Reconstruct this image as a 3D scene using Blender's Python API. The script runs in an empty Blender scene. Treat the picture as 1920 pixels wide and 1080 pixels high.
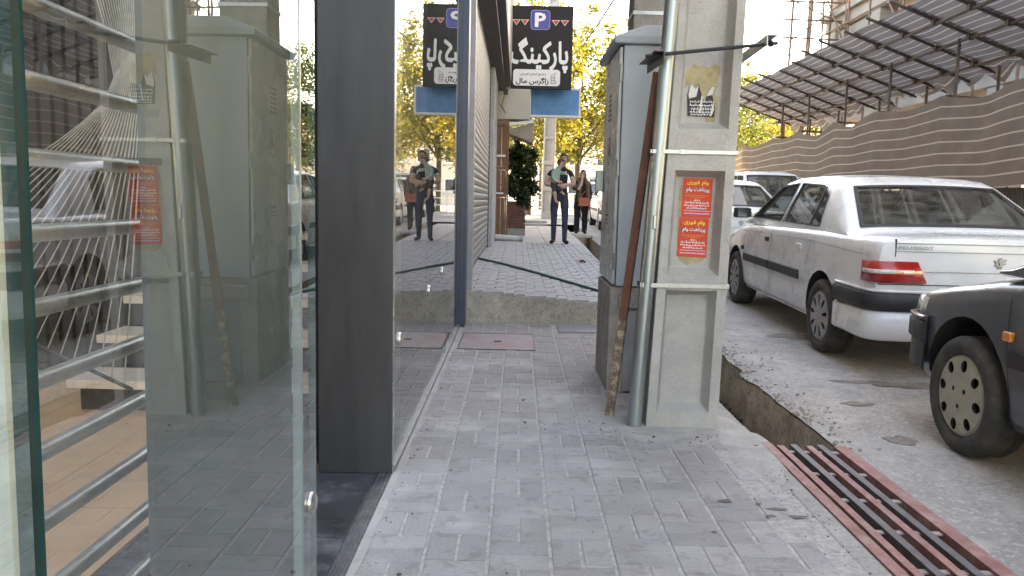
import bpy, bmesh, math, random
from mathutils import Vector, Matrix, noise
random.seed(7)
rad = math.radians
SC = bpy.context.scene
COL = SC.collection

# ------------------------------------------------------------------ camera, sky, sun, exposure
CAM_PITCH, CAM_ROLL, CAM_YAW = -6.3135, -1.3, 0.2385
cd = bpy.data.cameras.new('camera')
cam = bpy.data.objects.new('camera', cd)
COL.objects.link(cam)
cd.sensor_width = 36.0
cd.lens = 1493.0 / 1920.0 * 36.0
cd.clip_start = 0.05
cd.clip_end = 3000.0
m_yaw = Matrix.Rotation(rad(CAM_YAW), 3, 'Z')
fwd = m_yaw @ Vector((0, 1, 0)); rgt = m_yaw @ Vector((1, 0, 0)); upv = Vector((0, 0, 1))
m_p = Matrix.Rotation(rad(CAM_PITCH), 3, rgt); fwd = m_p @ fwd; upv = m_p @ upv
m_r = Matrix.Rotation(rad(CAM_ROLL), 3, fwd); rgt = m_r @ rgt; upv = m_r @ upv
mw = Matrix((rgt, upv, -fwd)).transposed().to_4x4()
mw.translation = (0, 0, 1.15)
cam.matrix_world = mw
SC.camera = cam

SUN_EL, SUN_AZ = 23.0, 62.0          # azimuth measured from +Y (up the street) towards +X
world = bpy.data.worlds.new('World')
SC.world = world
world.use_nodes = True
wn = world.node_tree.nodes; wl = world.node_tree.links
sky = wn.new('ShaderNodeTexSky'); sky.sky_type = 'NISHITA'; sky.sun_disc = False
sky.sun_elevation = rad(SUN_EL); sky.sun_rotation = rad(SUN_AZ)
sky.altitude = 900; sky.air_density = 1.0; sky.dust_density = 4.0; sky.ozone_density = 1.0
wl.new(sky.outputs[0], wn['Background'].inputs[0])
wn['Background'].inputs[1].default_value = 0.15
sd = bpy.data.lights.new('sun', 'SUN'); sun = bpy.data.objects.new('sun', sd); COL.objects.link(sun)
sd.energy = 3.2; sd.angle = rad(0.5); sd.color = (1.0, 0.84, 0.62)
sdir = Vector((math.sin(rad(SUN_AZ)) * math.cos(rad(SUN_EL)), math.cos(rad(SUN_AZ)) * math.cos(rad(SUN_EL)), math.sin(rad(SUN_EL))))
sun.rotation_euler = sdir.to_track_quat('Z', 'Y').to_euler()
sun.location = (20, 20, 30)
vs = SC.view_settings
vs.view_transform = 'Standard'; vs.look = 'None'; vs.gamma = 1.0; vs.use_curve_mapping = False
vs.exposure = 3.7
vs.use_white_balance = True
vs.white_balance_temperature = 9900
vs.white_balance_tint = 15
SC.cycles.adaptive_threshold = 0.02
SC.cycles.max_bounces = 6
SC.cycles.diffuse_bounces = 3
SC.cycles.glossy_bounces = 3
SC.cycles.transmission_bounces = 3
SC.cycles.transparent_max_bounces = 10
SC.cycles.caustics_reflective = False
SC.cycles.caustics_refractive = False
SC.cycles.sample_clamp_indirect = 6.0

# ------------------------------------------------------------------ material helper
MATS = {}
def _new(name):
    m = bpy.data.materials.new(name); m.use_nodes = True
    nt = m.node_tree
    return m, nt, nt.nodes['Principled BSDF']
def c4(c): return (c[0], c[1], c[2], 1.0)
def M(name, col, rough=0.6, var=0.15, scale=6.0, bump=0.0, bscale=None, metal=0.0, col2=None, spot=0.0, spotcol=None,
      spotscale=18.0, rnd=0.0, spec=0.5, coat=0.0, stretch=None, low=0.45, high=0.7, speck=None, world=False):
    """Principled material: two noise layers of colour, optional spots of dirt, fine bump, random tone per object."""
    if name in MATS: return MATS[name]
    m, nt, b = _new(name); N = nt.nodes; L = nt.links
    tc = N.new('ShaderNodeTexCoord')
    src = tc.outputs['Object']
    if world: src = N.new('ShaderNodeNewGeometry').outputs['Position']
    if stretch:
        mp = N.new('ShaderNodeMapping'); mp.inputs['Scale'].default_value = stretch
        L.new(src, mp.inputs[0]); src = mp.outputs[0]
    n1 = N.new('ShaderNodeTexNoise'); n1.inputs['Scale'].default_value = scale; n1.inputs['Detail'].default_value = 5; n1.inputs['Roughness'].default_value = 0.65
    L.new(src, n1.inputs['Vector'])
    rp = N.new('ShaderNodeMapRange'); rp.inputs[1].default_value = 0.3; rp.inputs[2].default_value = 0.7
    L.new(n1.outputs['Fac'], rp.inputs[0])
    mx = N.new('ShaderNodeMix'); mx.data_type = 'RGBA'
    a = [max(0, x * (1 - var)) for x in col]; c_b = col2 if col2 else [min(1, x * (1 + var)) for x in col]
    mx.inputs[6].default_value = c4(a); mx.inputs[7].default_value = c4(c_b)
    L.new(rp.outputs[0], mx.inputs[0])
    out = mx.outputs[2]
    if spot > 0:
        n2 = N.new('ShaderNodeTexNoise'); n2.inputs['Scale'].default_value = spotscale; n2.inputs['Detail'].default_value = 6; n2.inputs['Roughness'].default_value = 0.75
        L.new(src, n2.inputs['Vector'])
        r2 = N.new('ShaderNodeMapRange'); r2.inputs[1].default_value = low; r2.inputs[2].default_value = high; r2.inputs[3].default_value = 0; r2.inputs[4].default_value = spot
        L.new(n2.outputs['Fac'], r2.inputs[0])
        m2 = N.new('ShaderNodeMix'); m2.data_type = 'RGBA'
        L.new(r2.outputs[0], m2.inputs[0]); L.new(out, m2.inputs[6]); m2.inputs[7].default_value = c4(spotcol or [x * 0.4 for x in col])
        out = m2.outputs[2]
    if speck:
        for amt, scol, ssc in speck:
            n4 = N.new('ShaderNodeTexNoise'); n4.inputs['Scale'].default_value = ssc; n4.inputs['Detail'].default_value = 2; n4.inputs['Roughness'].default_value = 0.8
            L.new(src, n4.inputs['Vector'])
            r4 = N.new('ShaderNodeMapRange'); r4.inputs[1].default_value = 0.54; r4.inputs[2].default_value = 0.66; r4.inputs[4].default_value = amt
            L.new(n4.outputs['Fac'], r4.inputs[0])
            m4 = N.new('ShaderNodeMix'); m4.data_type = 'RGBA'; L.new(r4.outputs[0], m4.inputs[0]); L.new(out, m4.inputs[6]); m4.inputs[7].default_value = c4(scol); out = m4.outputs[2]
    if rnd > 0:
        oi = N.new('ShaderNodeObjectInfo')
        r3 = N.new('ShaderNodeMapRange'); r3.inputs[3].default_value = 1 - rnd; r3.inputs[4].default_value = 1 + rnd
        L.new(oi.outputs['Random'], r3.inputs[0])
        hv = N.new('ShaderNodeHueSaturation'); L.new(r3.outputs[0], hv.inputs['Value']); L.new(out, hv.inputs['Color'])
        out = hv.outputs[0]
    L.new(out, b.inputs['Base Color'])
    rr = N.new('ShaderNodeMapRange'); rr.inputs[3].default_value = max(0.02, rough - 0.1); rr.inputs[4].default_value = min(1, rough + 0.1)
    L.new(n1.outputs['Fac'], rr.inputs[0]); L.new(rr.outputs[0], b.inputs['Roughness'])
    b.inputs['Metallic'].default_value = metal
    b.inputs['Specular IOR Level'].default_value = spec
    b.inputs['Coat Weight'].default_value = coat; b.inputs['Coat Roughness'].default_value = 0.06
    if bump > 0:
        n3 = N.new('ShaderNodeTexNoise'); n3.inputs['Scale'].default_value = bscale or scale * 12; n3.inputs['Detail'].default_value = 4; n3.inputs['Roughness'].default_value = 0.7
        L.new(src, n3.inputs['Vector'])
        bp = N.new('ShaderNodeBump'); bp.inputs['Strength'].default_value = 1.0; bp.inputs['Distance'].default_value = bump
        L.new(n3.outputs['Fac'], bp.inputs['Height']); L.new(bp.outputs[0], b.inputs['Normal'])
    MATS[name] = m
    return m

def glass_front(name, ior=1.8, tint=(0.93, 0.97, 0.95), dirt=0.04, rough=0.0, dirtcol=(0.6, 0.62, 0.6)):
    m, nt, b = _new(name); N = nt.nodes; L = nt.links; N.remove(b)
    out = N['Material Output']
    tr = N.new('ShaderNodeBsdfTransparent'); tr.inputs[0].default_value = c4(tint)
    gl = N.new('ShaderNodeBsdfGlossy'); gl.inputs['Roughness'].default_value = rough; gl.inputs[0].default_value = (1, 1, 1, 1)
    fr = N.new('ShaderNodeFresnel'); fr.inputs[0].default_value = ior
    ge = N.new('ShaderNodeNewGeometry'); iv = N.new('ShaderNodeMath'); iv.operation = 'SUBTRACT'; iv.inputs[0].default_value = 1.0; L.new(ge.outputs['Backfacing'], iv.inputs[1])
    fm_ = N.new('ShaderNodeMath'); fm_.operation = 'MULTIPLY'; L.new(fr.outputs[0], fm_.inputs[0]); L.new(iv.outputs[0], fm_.inputs[1])
    mx = N.new('ShaderNodeMixShader'); L.new(fm_.outputs[0], mx.inputs[0]); L.new(tr.outputs[0], mx.inputs[1]); L.new(gl.outputs[0], mx.inputs[2])
    df = N.new('ShaderNodeBsdfDiffuse'); df.inputs[0].default_value = c4(dirtcol)
    tc = N.new('ShaderNodeTexCoord'); mp = N.new('ShaderNodeMapping'); mp.inputs['Scale'].default_value = (3, 9, 0.8); L.new(tc.outputs['Object'], mp.inputs[0])
    nz = N.new('ShaderNodeTexNoise'); nz.inputs['Scale'].default_value = 2.0; nz.inputs['Detail'].default_value = 5; L.new(mp.outputs[0], nz.inputs['Vector'])
    mr = N.new('ShaderNodeMapRange'); mr.inputs[1].default_value = 0.35; mr.inputs[2].default_value = 0.75; mr.inputs[3].default_value = dirt * 0.25; mr.inputs[4].default_value = dirt * 2.0
    L.new(nz.outputs['Fac'], mr.inputs[0])
    vo = N.new('ShaderNodeTexVoronoi'); vo.inputs['Scale'].default_value = 55.0; L.new(tc.outputs['Object'], vo.inputs['Vector'])
    lt = N.new('ShaderNodeMath'); lt.operation = 'LESS_THAN'; lt.inputs[1].default_value = 0.055; L.new(vo.outputs['Distance'], lt.inputs[0])
    n5 = N.new('ShaderNodeTexNoise'); n5.inputs['Scale'].default_value = 3.0; L.new(tc.outputs['Object'], n5.inputs['Vector'])
    gt = N.new('ShaderNodeMath'); gt.operation = 'GREATER_THAN'; gt.inputs[1].default_value = 0.5; L.new(n5.outputs['Fac'], gt.inputs[0])
    ml = N.new('ShaderNodeMath'); ml.operation = 'MULTIPLY'; L.new(lt.outputs[0], ml.inputs[0]); L.new(gt.outputs[0], ml.inputs[1])
    m5 = N.new('ShaderNodeMath'); m5.operation = 'MULTIPLY'; m5.inputs[1].default_value = dirt * 8; L.new(ml.outputs[0], m5.inputs[0])
    ad = N.new('ShaderNodeMath'); ad.operation = 'ADD'; L.new(mr.outputs[0], ad.inputs[0]); L.new(m5.outputs[0], ad.inputs[1])
    m2 = N.new('ShaderNodeMixShader'); L.new(ad.outputs[0], m2.inputs[0]); L.new(mx.outputs[0], m2.inputs[1]); L.new(df.outputs[0], m2.inputs[2])
    L.new(m2.outputs[0], out.inputs[0])
    return m
def clear_back(name, tint=(0.96, 0.985, 0.97)):
    m, nt, b = _new(name); N = nt.nodes; N.remove(b)
    tr = N.new('ShaderNodeBsdfTransparent'); tr.inputs[0].default_value = c4(tint)
    nt.links.new(tr.outputs[0], N['Material Output'].inputs[0]); return m
def leafmat(name, c1, c2, trans=0.45):
    m, nt, b = _new(name); N = nt.nodes; L = nt.links; N.remove(b)
    tc = N.new('ShaderNodeTexCoord'); nz = N.new('ShaderNodeTexNoise'); nz.inputs['Scale'].default_value = 1.6; nz.inputs['Detail'].default_value = 6
    L.new(tc.outputs['Object'], nz.inputs['Vector'])
    mr = N.new('ShaderNodeMapRange'); mr.inputs[1].default_value = 0.35; mr.inputs[2].default_value = 0.65; L.new(nz.outputs['Fac'], mr.inputs[0])
    mx = N.new('ShaderNodeMix'); mx.data_type = 'RGBA'; mx.inputs[6].default_value = c4(c1); mx.inputs[7].default_value = c4(c2); L.new(mr.outputs[0], mx.inputs[0])
    d = N.new('ShaderNodeBsdfDiffuse'); t = N.new('ShaderNodeBsdfTranslucent'); L.new(mx.outputs[2], d.inputs[0]); L.new(mx.outputs[2], t.inputs[0])
    ms = N.new('ShaderNodeMixShader'); ms.inputs[0].default_value = trans; L.new(d.outputs[0], ms.inputs[1]); L.new(t.outputs[0], ms.inputs[2])
    g = N.new('ShaderNodeBsdfGlossy'); g.inputs['Roughness'].default_value = 0.35
    m2 = N.new('ShaderNodeMixShader'); m2.inputs[0].default_value = 0.05; L.new(ms.outputs[0], m2.inputs[1]); L.new(g.outputs[0], m2.inputs[2])
    L.new(m2.outputs[0], N['Material Output'].inputs[0]); return m
def stripes(name, base, stripe, axis, period, width, rough=0.85, trans=0.0, phase=0.0):
    """woven sheeting: ground colour with thin pale stripes printed along it (flat print on the cloth)"""
    m, nt, b = _new(name); N = nt.nodes; L = nt.links
    uv = N.new('ShaderNodeUVMap'); sp = N.new('ShaderNodeSeparateXYZ'); L.new(uv.outputs[0], sp.inputs[0])
    nz0 = N.new('ShaderNodeTexNoise'); nz0.inputs['Scale'].default_value = 1.2; L.new(uv.outputs[0], nz0.inputs['Vector'])
    a0 = N.new('ShaderNodeMath'); a0.operation = 'MULTIPLY_ADD'; a0.inputs[1].default_value = 0.02; L.new(nz0.outputs['Fac'], a0.inputs[0]); L.new(sp.outputs[axis], a0.inputs[2])
    md = N.new('ShaderNodeMath'); md.operation = 'FLOORED_MODULO'; md.inputs[1].default_value = period
    L.new(a0.outputs[0], md.inputs[0])
    ls = N.new('ShaderNodeMath'); ls.operation = 'LESS_THAN'; ls.inputs[1].default_value = width; L.new(md.outputs[0], ls.inputs[0])
    nz = N.new('ShaderNodeTexNoise'); nz.inputs['Scale'].default_value = 2.5; nz.inputs['Detail'].default_value = 8; L.new(uv.outputs[0], nz.inputs['Vector'])
    mx0 = N.new('ShaderNodeMix'); mx0.data_type = 'RGBA'; mx0.inputs[6].default_value = c4([x * 0.75 for x in base]); mx0.inputs[7].default_value = c4([x * 1.2 for x in base]); L.new(nz.outputs['Fac'], mx0.inputs[0])
    mx = N.new('ShaderNodeMix'); mx.data_type = 'RGBA'; L.new(ls.outputs[0], mx.inputs[0]); L.new(mx0.outputs[2], mx.inputs[6]); mx.inputs[7].default_value = c4(stripe)
    L.new(mx.outputs[2], b.inputs['Base Color']); b.inputs['Roughness'].default_value = rough; b.inputs['Specular IOR Level'].default_value = 0.2
    if trans > 0:
        t = N.new('ShaderNodeBsdfTranslucent'); L.new(mx.outputs[2], t.inputs[0]); ms = N.new('ShaderNodeMixShader'); ms.inputs[0].default_value = trans
        L.new(b.outputs[0], ms.inputs[1]); L.new(t.outputs[0], ms.inputs[2]); L.new(ms.outputs[0], N['Material Output'].inputs[0])
    return m

# ------------------------------------------------------------------ mesh helpers
class MB:
    """collects shapes; build() links them as ONE mesh object"""
    def __init__(s): s.v = []; s.f = []; s.mi = []
    def add(s, vs, fs, mi=0):
        o = len(s.v); s.v += [tuple(v) for v in vs]
        for f in fs: s.f.append(tuple(i + o for i in f)); s.mi.append(mi)
        return s
    def box(s, x0, x1, y0, y1, z0, z1, mi=0):
        v = [(x0, y0, z0), (x1, y0, z0), (x1, y1, z0), (x0, y1, z0), (x0, y0, z1), (x1, y0, z1), (x1, y1, z1), (x0, y1, z1)]
        return s.add(v, [(0, 3, 2, 1), (4, 5, 6, 7), (0, 1, 5, 4), (1, 2, 6, 5), (2, 3, 7, 6), (3, 0, 4, 7)], mi)
    def cbox(s, x0, x1, y0, y1, z0, z1, c=0.004, mi=0):
        """box with a chamfered top"""
        v = [(x0, y0, z0), (x1, y0, z0), (x1, y1, z0), (x0, y1, z0), (x0, y0, z1 - c), (x1, y0, z1 - c), (x1, y1, z1 - c), (x0, y1, z1 - c),
             (x0 + c, y0 + c, z1), (x1 - c, y0 + c, z1), (x1 - c, y1 - c, z1), (x0 + c, y1 - c, z1)]
        return s.add(v, [(0, 1, 5, 4), (1, 2, 6, 5), (2, 3, 7, 6), (3, 0, 4, 7), (4, 5, 9, 8), (5, 6, 10, 9), (6, 7, 11, 10), (7, 4, 8, 11), (8, 9, 10, 11)], mi)
    def quad(s, a, b, c, d, mi=0): return s.add([a, b, c, d], [(0, 1, 2, 3)], mi)
    def tube(s, pts, r, seg=8, mi=0, cap=True, r2=None):
        pts = [Vector(p) for p in pts]; n = len(pts); rings = []
        rs = r if isinstance(r, (list, tuple)) else [r + ((r2 - r) * i / max(1, n - 1) if r2 is not None else 0) for i in range(n)]
        prev = None
        for i, p in enumerate(pts):
            t = (pts[min(i + 1, n - 1)] - pts[max(i - 1, 0)]).normalized()
            ref = prev if prev is not None else (Vector((0, 0, 1)) if abs(t.z) < 0.9 else Vector((1, 0, 0)))
            a = t.cross(ref).normalized() if prev is None else (prev - t * prev.dot(t)).normalized()
            prev = a; b = t.cross(a)
            rings.append([p + (a * math.cos(k * 2 * math.pi / seg) + b * math.sin(k * 2 * math.pi / seg)) * rs[i] for k in range(seg)])
        vs = [v for rg in rings for v in rg]; fs = []
        for i in range(n - 1):
            for k in range(seg):
                k2 = (k + 1) % seg
                fs.append((i * seg + k, i * seg + k2, (i + 1) * seg + k2, (i + 1) * seg + k))
        if cap: fs += [tuple(range(seg - 1, -1, -1)), tuple((n - 1) * seg + k for k in range(seg))]
        return s.add(vs, fs, mi)
    def bar(s, p0, p1, w, h, up=(0, 0, 1), mi=0):
        p0 = Vector(p0); p1 = Vector(p1); t = (p1 - p0).normalized(); u = Vector(up)
        a = t.cross(u).normalized() * w / 2; b = a.cross(t).normalized() * h / 2
        v = [p0 - a - b, p0 + a - b, p0 + a + b, p0 - a + b, p1 - a - b, p1 + a - b, p1 + a + b, p1 - a + b]
        return s.add(v, [(0, 1, 2, 3), (7, 6, 5, 4), (0, 4, 5, 1), (1, 5, 6, 2), (2, 6, 7, 3), (3, 7, 4, 0)], mi)
    def lathe(s, prof, axis='x', seg=32, mi=0, c=(0, 0, 0)):
        """prof: (r, h) pairs; closed when the ends have r=0"""
        n = len(prof); vs = []; fs = []
        for r, h in prof:
            for k in range(seg):
                a = 2 * math.pi * k / seg; p = (r * math.cos(a), r * math.sin(a))
                q = {'x': (h, p[0], p[1]), 'y': (p[0], h, p[1]), 'z': (p[0], p[1], h)}[axis]
                vs.append((q[0] + c[0], q[1] + c[1], q[2] + c[2]))
        for i in range(n - 1):
            for k in range(seg):
                k2 = (k + 1) % seg; fs.append((i * seg + k, i * seg + k2, (i + 1) * seg + k2, (i + 1) * seg + k))
        return s.add(vs, fs, mi)
    def prism(s, poly, axis, h0, h1, mi=0):
        """2-D polygon pushed along an axis: axis x -> poly is (y,z); y -> (x,z); z -> (x,y)"""
        def P(p, h): return {'x': (h, p[0], p[1]), 'y': (p[0], h, p[1]), 'z': (p[0], p[1], h)}[axis]
        n = len(poly); vs = [P(p, h0) for p in poly] + [P(p, h1) for p in poly]
        fs = [tuple(range(n)), tuple(range(2 * n - 1, n - 1, -1))] + [(i, i + n, (i + 1) % n + n, (i + 1) % n) for i in range(n)]
        return s.add(vs, fs, mi)
    def ball(s, c, r, seg=10, rings=7, mi=0):
        rx, ry, rz = r if isinstance(r, (tuple, list)) else (r, r, r); vs = []; fs = []
        for i in range(rings + 1):
            t = math.pi * i / rings
            for k in range(seg):
                a = 2 * math.pi * k / seg
                vs.append((c[0] + rx * math.sin(t) * math.cos(a), c[1] + ry * math.sin(t) * math.sin(a), c[2] + rz * math.cos(t)))
        for i in range(rings):
            for k in range(seg):
                k2 = (k + 1) % seg; fs.append((i * seg + k, (i + 1) * seg + k, (i + 1) * seg + k2, i * seg + k2))
        return s.add(vs, fs, mi)
    def mesh(s, name, mats, smooth=None):
        me = bpy.data.meshes.new(name); me.from_pydata(s.v, [], s.f)
        for m in (mats if isinstance(mats, (list, tuple)) else [mats]): me.materials.append(m)
        me.polygons.foreach_set('material_index', s.mi)
        bm = bmesh.new(); bm.from_mesh(me)
        bmesh.ops.remove_doubles(bm, verts=bm.verts, dist=1e-5)
        bmesh.ops.recalc_face_normals(bm, faces=bm.faces); bm.to_mesh(me); bm.free()
        if smooth is not None: smooth_me(me, smooth)
        me.update(); return me
    def build(s, name, mats, parent=None, smooth=None, bevel=0.0, seg=2):
        o = link(name, s.mesh(name, mats, smooth), parent)
        if bevel > 0:
            b = o.modifiers.new('bevel', 'BEVEL'); b.width = bevel; b.segments = seg; b.limit_method = 'ANGLE'; b.angle_limit = rad(35)
        return o
def smooth_me(me, ang=35):
    me.polygons.foreach_set('use_smooth', [True] * len(me.polygons))
    try: me.set_sharp_from_angle(angle=rad(ang))
    except Exception: pass
def link(name, me, parent=None):
    o = bpy.data.objects.new(name, me); COL.objects.link(o)
    if parent is not None: o.parent = parent
    return o
def tag(o, label=None, cat=None, group=None, kind=None):
    if label: o['label'] = label
    if cat: o['category'] = cat
    if group: o['group'] = group
    if kind: o['kind'] = kind
    return o
def thing(name, label, cat, loc=(0, 0, 0), rz=0.0, group=None, rot=None):
    o = bpy.data.objects.new(name, None); COL.objects.link(o); o.location = loc
    o.rotation_euler = rot if rot else (0, 0, rz)
    o.empty_display_size = 0.1
    return tag(o, label, cat, group)
def kids(o):
    return [c for c in COL.objects if c.parent == o]
def copy_tree(o, parent=None, swap=None):
    c = o.copy(); COL.objects.link(c); c.parent = parent
    if swap and c.type == 'MESH':
        for i, sl in enumerate(c.material_slots):
            if sl.material and sl.material.name in swap:
                nm = sl.material.name; sl.link = 'OBJECT'; sl.material = swap[nm]
    for ch in kids(o): copy_tree(ch, c, swap)
    return c
def evaluated(o):
    """mesh of an object with its modifiers applied"""
    dg = bpy.context.evaluated_depsgraph_get(); dg.update()
    return bpy.data.meshes.new_from_object(o.evaluated_get(dg), preserve_all_data_layers=True, depsgraph=dg)
def cut(o, cutters, solver='EXACT'):
    """boolean-subtract meshes (MB, material) from object o, applied at once"""
    tmp = []
    for mb, mt in cutters:
        c = link('cutter', mb.mesh('cutter', mt)); tmp.append(c)
        md = o.modifiers.new('cut', 'BOOLEAN'); md.object = c; md.operation = 'DIFFERENCE'; md.solver = solver
        try: md.material_mode = 'TRANSFER'
        except Exception: pass
    bpy.context.view_layer.update()
    me = evaluated(o); o.modifiers.clear(); old = o.data; o.data = me; bpy.data.meshes.remove(old)
    for c in tmp:
        d = c.data; bpy.data.objects.remove(c); bpy.data.meshes.remove(d)
    return o
def uvmap(me, fn):
    uv = me.uv_layers.new(name='UVMap')
    for l in me.loops: uv.data[l.index].uv = fn(me.vertices[l.vertex_index].co, l.vertex_index)
def sheet(name, nu, nv, fn, mats, parent=None, uvf=None, smooth=True, mi=None):
    """grid of nu x nv cells, fn(u,v)->point, u and v in 0..1"""
    vs = [fn(i / nu, j / nv) for j in range(nv + 1) for i in range(nu + 1)]
    fs = [(j * (nu + 1) + i, j * (nu + 1) + i + 1, (j + 1) * (nu + 1) + i + 1, (j + 1) * (nu + 1) + i) for j in range(nv) for i in range(nu)]
    me = bpy.data.meshes.new(name); me.from_pydata([tuple(v) for v in vs], [], fs)
    for m in (mats if isinstance(mats, (list, tuple)) else [mats]): me.materials.append(m)
    if uvf: uvmap(me, lambda co, k: uvf((k % (nu + 1)) / nu, (k // (nu + 1)) / nv, co))
    if smooth: me.polygons.foreach_set('use_smooth', [True] * len(me.polygons))
    me.update(); return link(name, me, parent)
def rn(a, b): return random.uniform(a, b)
def nz3(x, y, z=0.0): return noise.noise(Vector((x, y, z)))

# ------------------------------------------------------------------ lettering
FORMS = {'ا': '\ufe8d\ufe8e\ufe8d\ufe8e', 'پ': '\ufb56\ufb57\ufb58\ufb59', 'ر': '\ufead\ufeae\ufead\ufeae', 'ک': '\ufb8e\ufb8f\ufb90\ufb91', 'ی': '\ufbfc\ufbfd\ufbfe\ufbff',
         'ن': '\ufee5\ufee6\ufee7\ufee8', 'گ': '\ufb92\ufb93\ufb94\ufb95', 'ز': '\ufeaf\ufeb0\ufeaf\ufeb0', 'س': '\ufeb1\ufeb2\ufeb3\ufeb4', 'م': '\ufee1\ufee2\ufee3\ufee4',
         'ل': '\ufedd\ufede\ufedf\ufee0', 'ج': '\ufe9d\ufe9e\ufe9f\ufea0', 'ت': '\ufe95\ufe96\ufe97\ufe98', 'ع': '\ufec9\ufeca\ufecb\ufecc', 'ف': '\ufed1\ufed2\ufed3\ufed4',
         'ح': '\ufea1\ufea2\ufea3\ufea4', 'و': '\ufeed\ufeee\ufeed\ufeee', 'د': '\ufea9\ufeaa\ufea9\ufeaa', 'خ': '\ufea5\ufea6\ufea7\ufea8'}
NOJOIN = 'ارزود'
def shape(t):
    out = []
    for w in t.split(' '):
        o = ''
        for i, ch in enumerate(w):
            pv = i > 0 and w[i - 1] not in NOJOIN; nx = i < len(w) - 1 and ch not in NOJOIN
            o += FORMS[ch][(3 if nx else 1) if pv else (2 if nx else 0)]
        out.append(o[::-1])
    return ' '.join(out[::-1])
GLY = {}
def glyph(ch):
    if ch in GLY: return GLY[ch]
    def get(s):
        c = bpy.data.curves.new('glyph', 'FONT'); c.body = s; c.resolution_u = 2
        o = bpy.data.objects.new('glyph', c); COL.objects.link(o); bpy.context.view_layer.update()
        dg = bpy.context.evaluated_depsgraph_get(); me = bpy.data.meshes.new_from_object(o.evaluated_get(dg))
        vs = [tuple(v.co) for v in me.vertices]; fs = [tuple(p.vertices) for p in me.polygons]
        bpy.data.objects.remove(o); bpy.data.curves.remove(c); bpy.data.meshes.remove(me); return vs, fs
    vI, _ = get('I'); iw = max(v[0] for v in vI)
    vs, fs = get(ch) if ch != ' ' else ([], [])
    v2, _ = get(ch + 'I'); adv = max(v[0] for v in v2) - iw
    GLY[ch] = (vs, fs, adv); return GLY[ch]
def lettering(text, width, height, place, bold=0.0, dz=0.0004, track=0.0):
    """flat letters as one MB; place(u, v, d) maps text plane (u,v centred, d outwards) to a point. width/height: box to fill"""
    gl = []; x = 0.0
    for ch in text:
        vs, fs, adv = glyph(ch); gl.append((x, vs, fs)); x += adv + track
    allv = [(g[0] + v[0], v[1]) for g in gl for v in g[1]]
    x0 = min(v[0] for v in allv); x1 = max(v[0] for v in allv); y0 = min(v[1] for v in allv); y1 = max(v[1] for v in allv)
    sx = width / (x1 - x0); sy = (height / (y1 - y0)) if height else sx
    mb = MB(); offs = [(0, 0)]
    if bold: offs = [(0, 0)] + [(bold * math.cos(a), bold * math.sin(a)) for a in [k * math.pi / 4 for k in range(8)]]
    for i, (gx, vs, fs) in enumerate(gl):
        for k, (ox, oy) in enumerate(offs):
            d = dz * (1 + (i % 3) * 9 / 9 + k * 0.11 * 3)
            mb.add([place((gx + v[0] + ox - (x0 + x1) / 2) * sx, (v[1] + oy - (y0 + y1) / 2) * sy, d) for v in vs], fs)
    return mb
def rrect(cx, cy, w, h, r, n=5):
    pts = []
    for (sx, sy, a0) in ((1, 1, 0), (-1, 1, 90), (-1, -1, 180), (1, -1, 270)):
        for k in range(n + 1):
            a = rad(a0 + 90 * k / n); pts.append((cx + sx * (w / 2 - r) + r * math.cos(a), cy + sy * (h / 2 - r) + r * math.sin(a)))
    return pts
# ------------------------------------------------------------------ materials of the place
PAVER = M('paver concrete', (0.385, 0.365, 0.36), 0.85, 0.16, 7, world=True, bump=0.002, bscale=140, spot=0.5, spotcol=(0.23, 0.21, 0.2), spotscale=3.5, rnd=0.11, spec=0.25, speck=[(.45, (.2, .19, .185), 130), (.35, (.5, .49, .48), 90), (.6, (.5, .485, .47), 1.7), (.5, (.24, .225, .21), 11)])
PAVER2 = M('pale paver concrete', (0.42, 0.415, 0.42), 0.85, 0.14, 5, bump=0.001, bscale=120, spot=0.3, spotcol=(0.28, 0.26, 0.25), spotscale=6, rnd=0.06, spec=0.25)
JOINT = M('joint sand', (0.47, 0.45, 0.425), 0.95, 0.3, 30, bump=0.003, bscale=200, spot=0.5, spotcol=(0.2, 0.18, 0.16), spotscale=50)
CONC = M('kerb concrete', (0.40, 0.38, 0.355), 0.9, 0.2, 5, bump=0.003, bscale=90, spot=0.5, spotcol=(0.22, 0.2, 0.18), spotscale=22, speck=[(.6, (.2, .19, .17), 70)])
RISER = M('rough step concrete', (0.58, 0.53, 0.45), 0.92, 0.3, 4, bump=0.006, bscale=45, spot=0.6, spotcol=(0.28, 0.24, 0.19), spotscale=10, speck=[(.5, (.22, .19, .15), 40), (.5, (.6, .55, .48), 30)])
ROADM = M('dusty road', (0.37, 0.35, 0.33), 0.92, 0.22, 1.3, bump=0.006, bscale=38, spot=0.6, spotcol=(0.26, 0.24, 0.22), spotscale=2.2, low=0.5, high=0.72, spec=0.3, speck=[(.6, (.2, .19, .175), 55), (.6, (.58, .55, .51), 38), (.5, (.52, .49, .455), 3.1), (.5, (.27, .25, .23), 9)])
DIRT = M('gutter dirt', (0.17, 0.12, 0.085), 0.95, 0.4, 9, bump=0.012, bscale=30)
GWALL = M('gutter wall concrete', (0.45, 0.40, 0.34), 0.92, 0.3, 5, bump=0.008, bscale=24, spot=0.6, spotcol=(0.2, 0.16, 0.125), spotscale=7, speck=[(.6, (.16, .12, .09), 30), (.5, (.55, .5, .44), 22)])
TILE = M('large pavement tile', (0.46, 0.44, 0.42), 0.8, 0.15, 3, spot=0.35, spotcol=(0.3, 0.27, 0.24), spotscale=5)
COLM = M('anthracite cladding', (0.040, 0.039, 0.039), 0.45, 0.25, 3.5, stretch=(3, 3, .5), bump=0.0003, bscale=60, spot=0.3, spotcol=(0.065, 0.062, 0.058), spotscale=2.5, metal=0.25)
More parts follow.
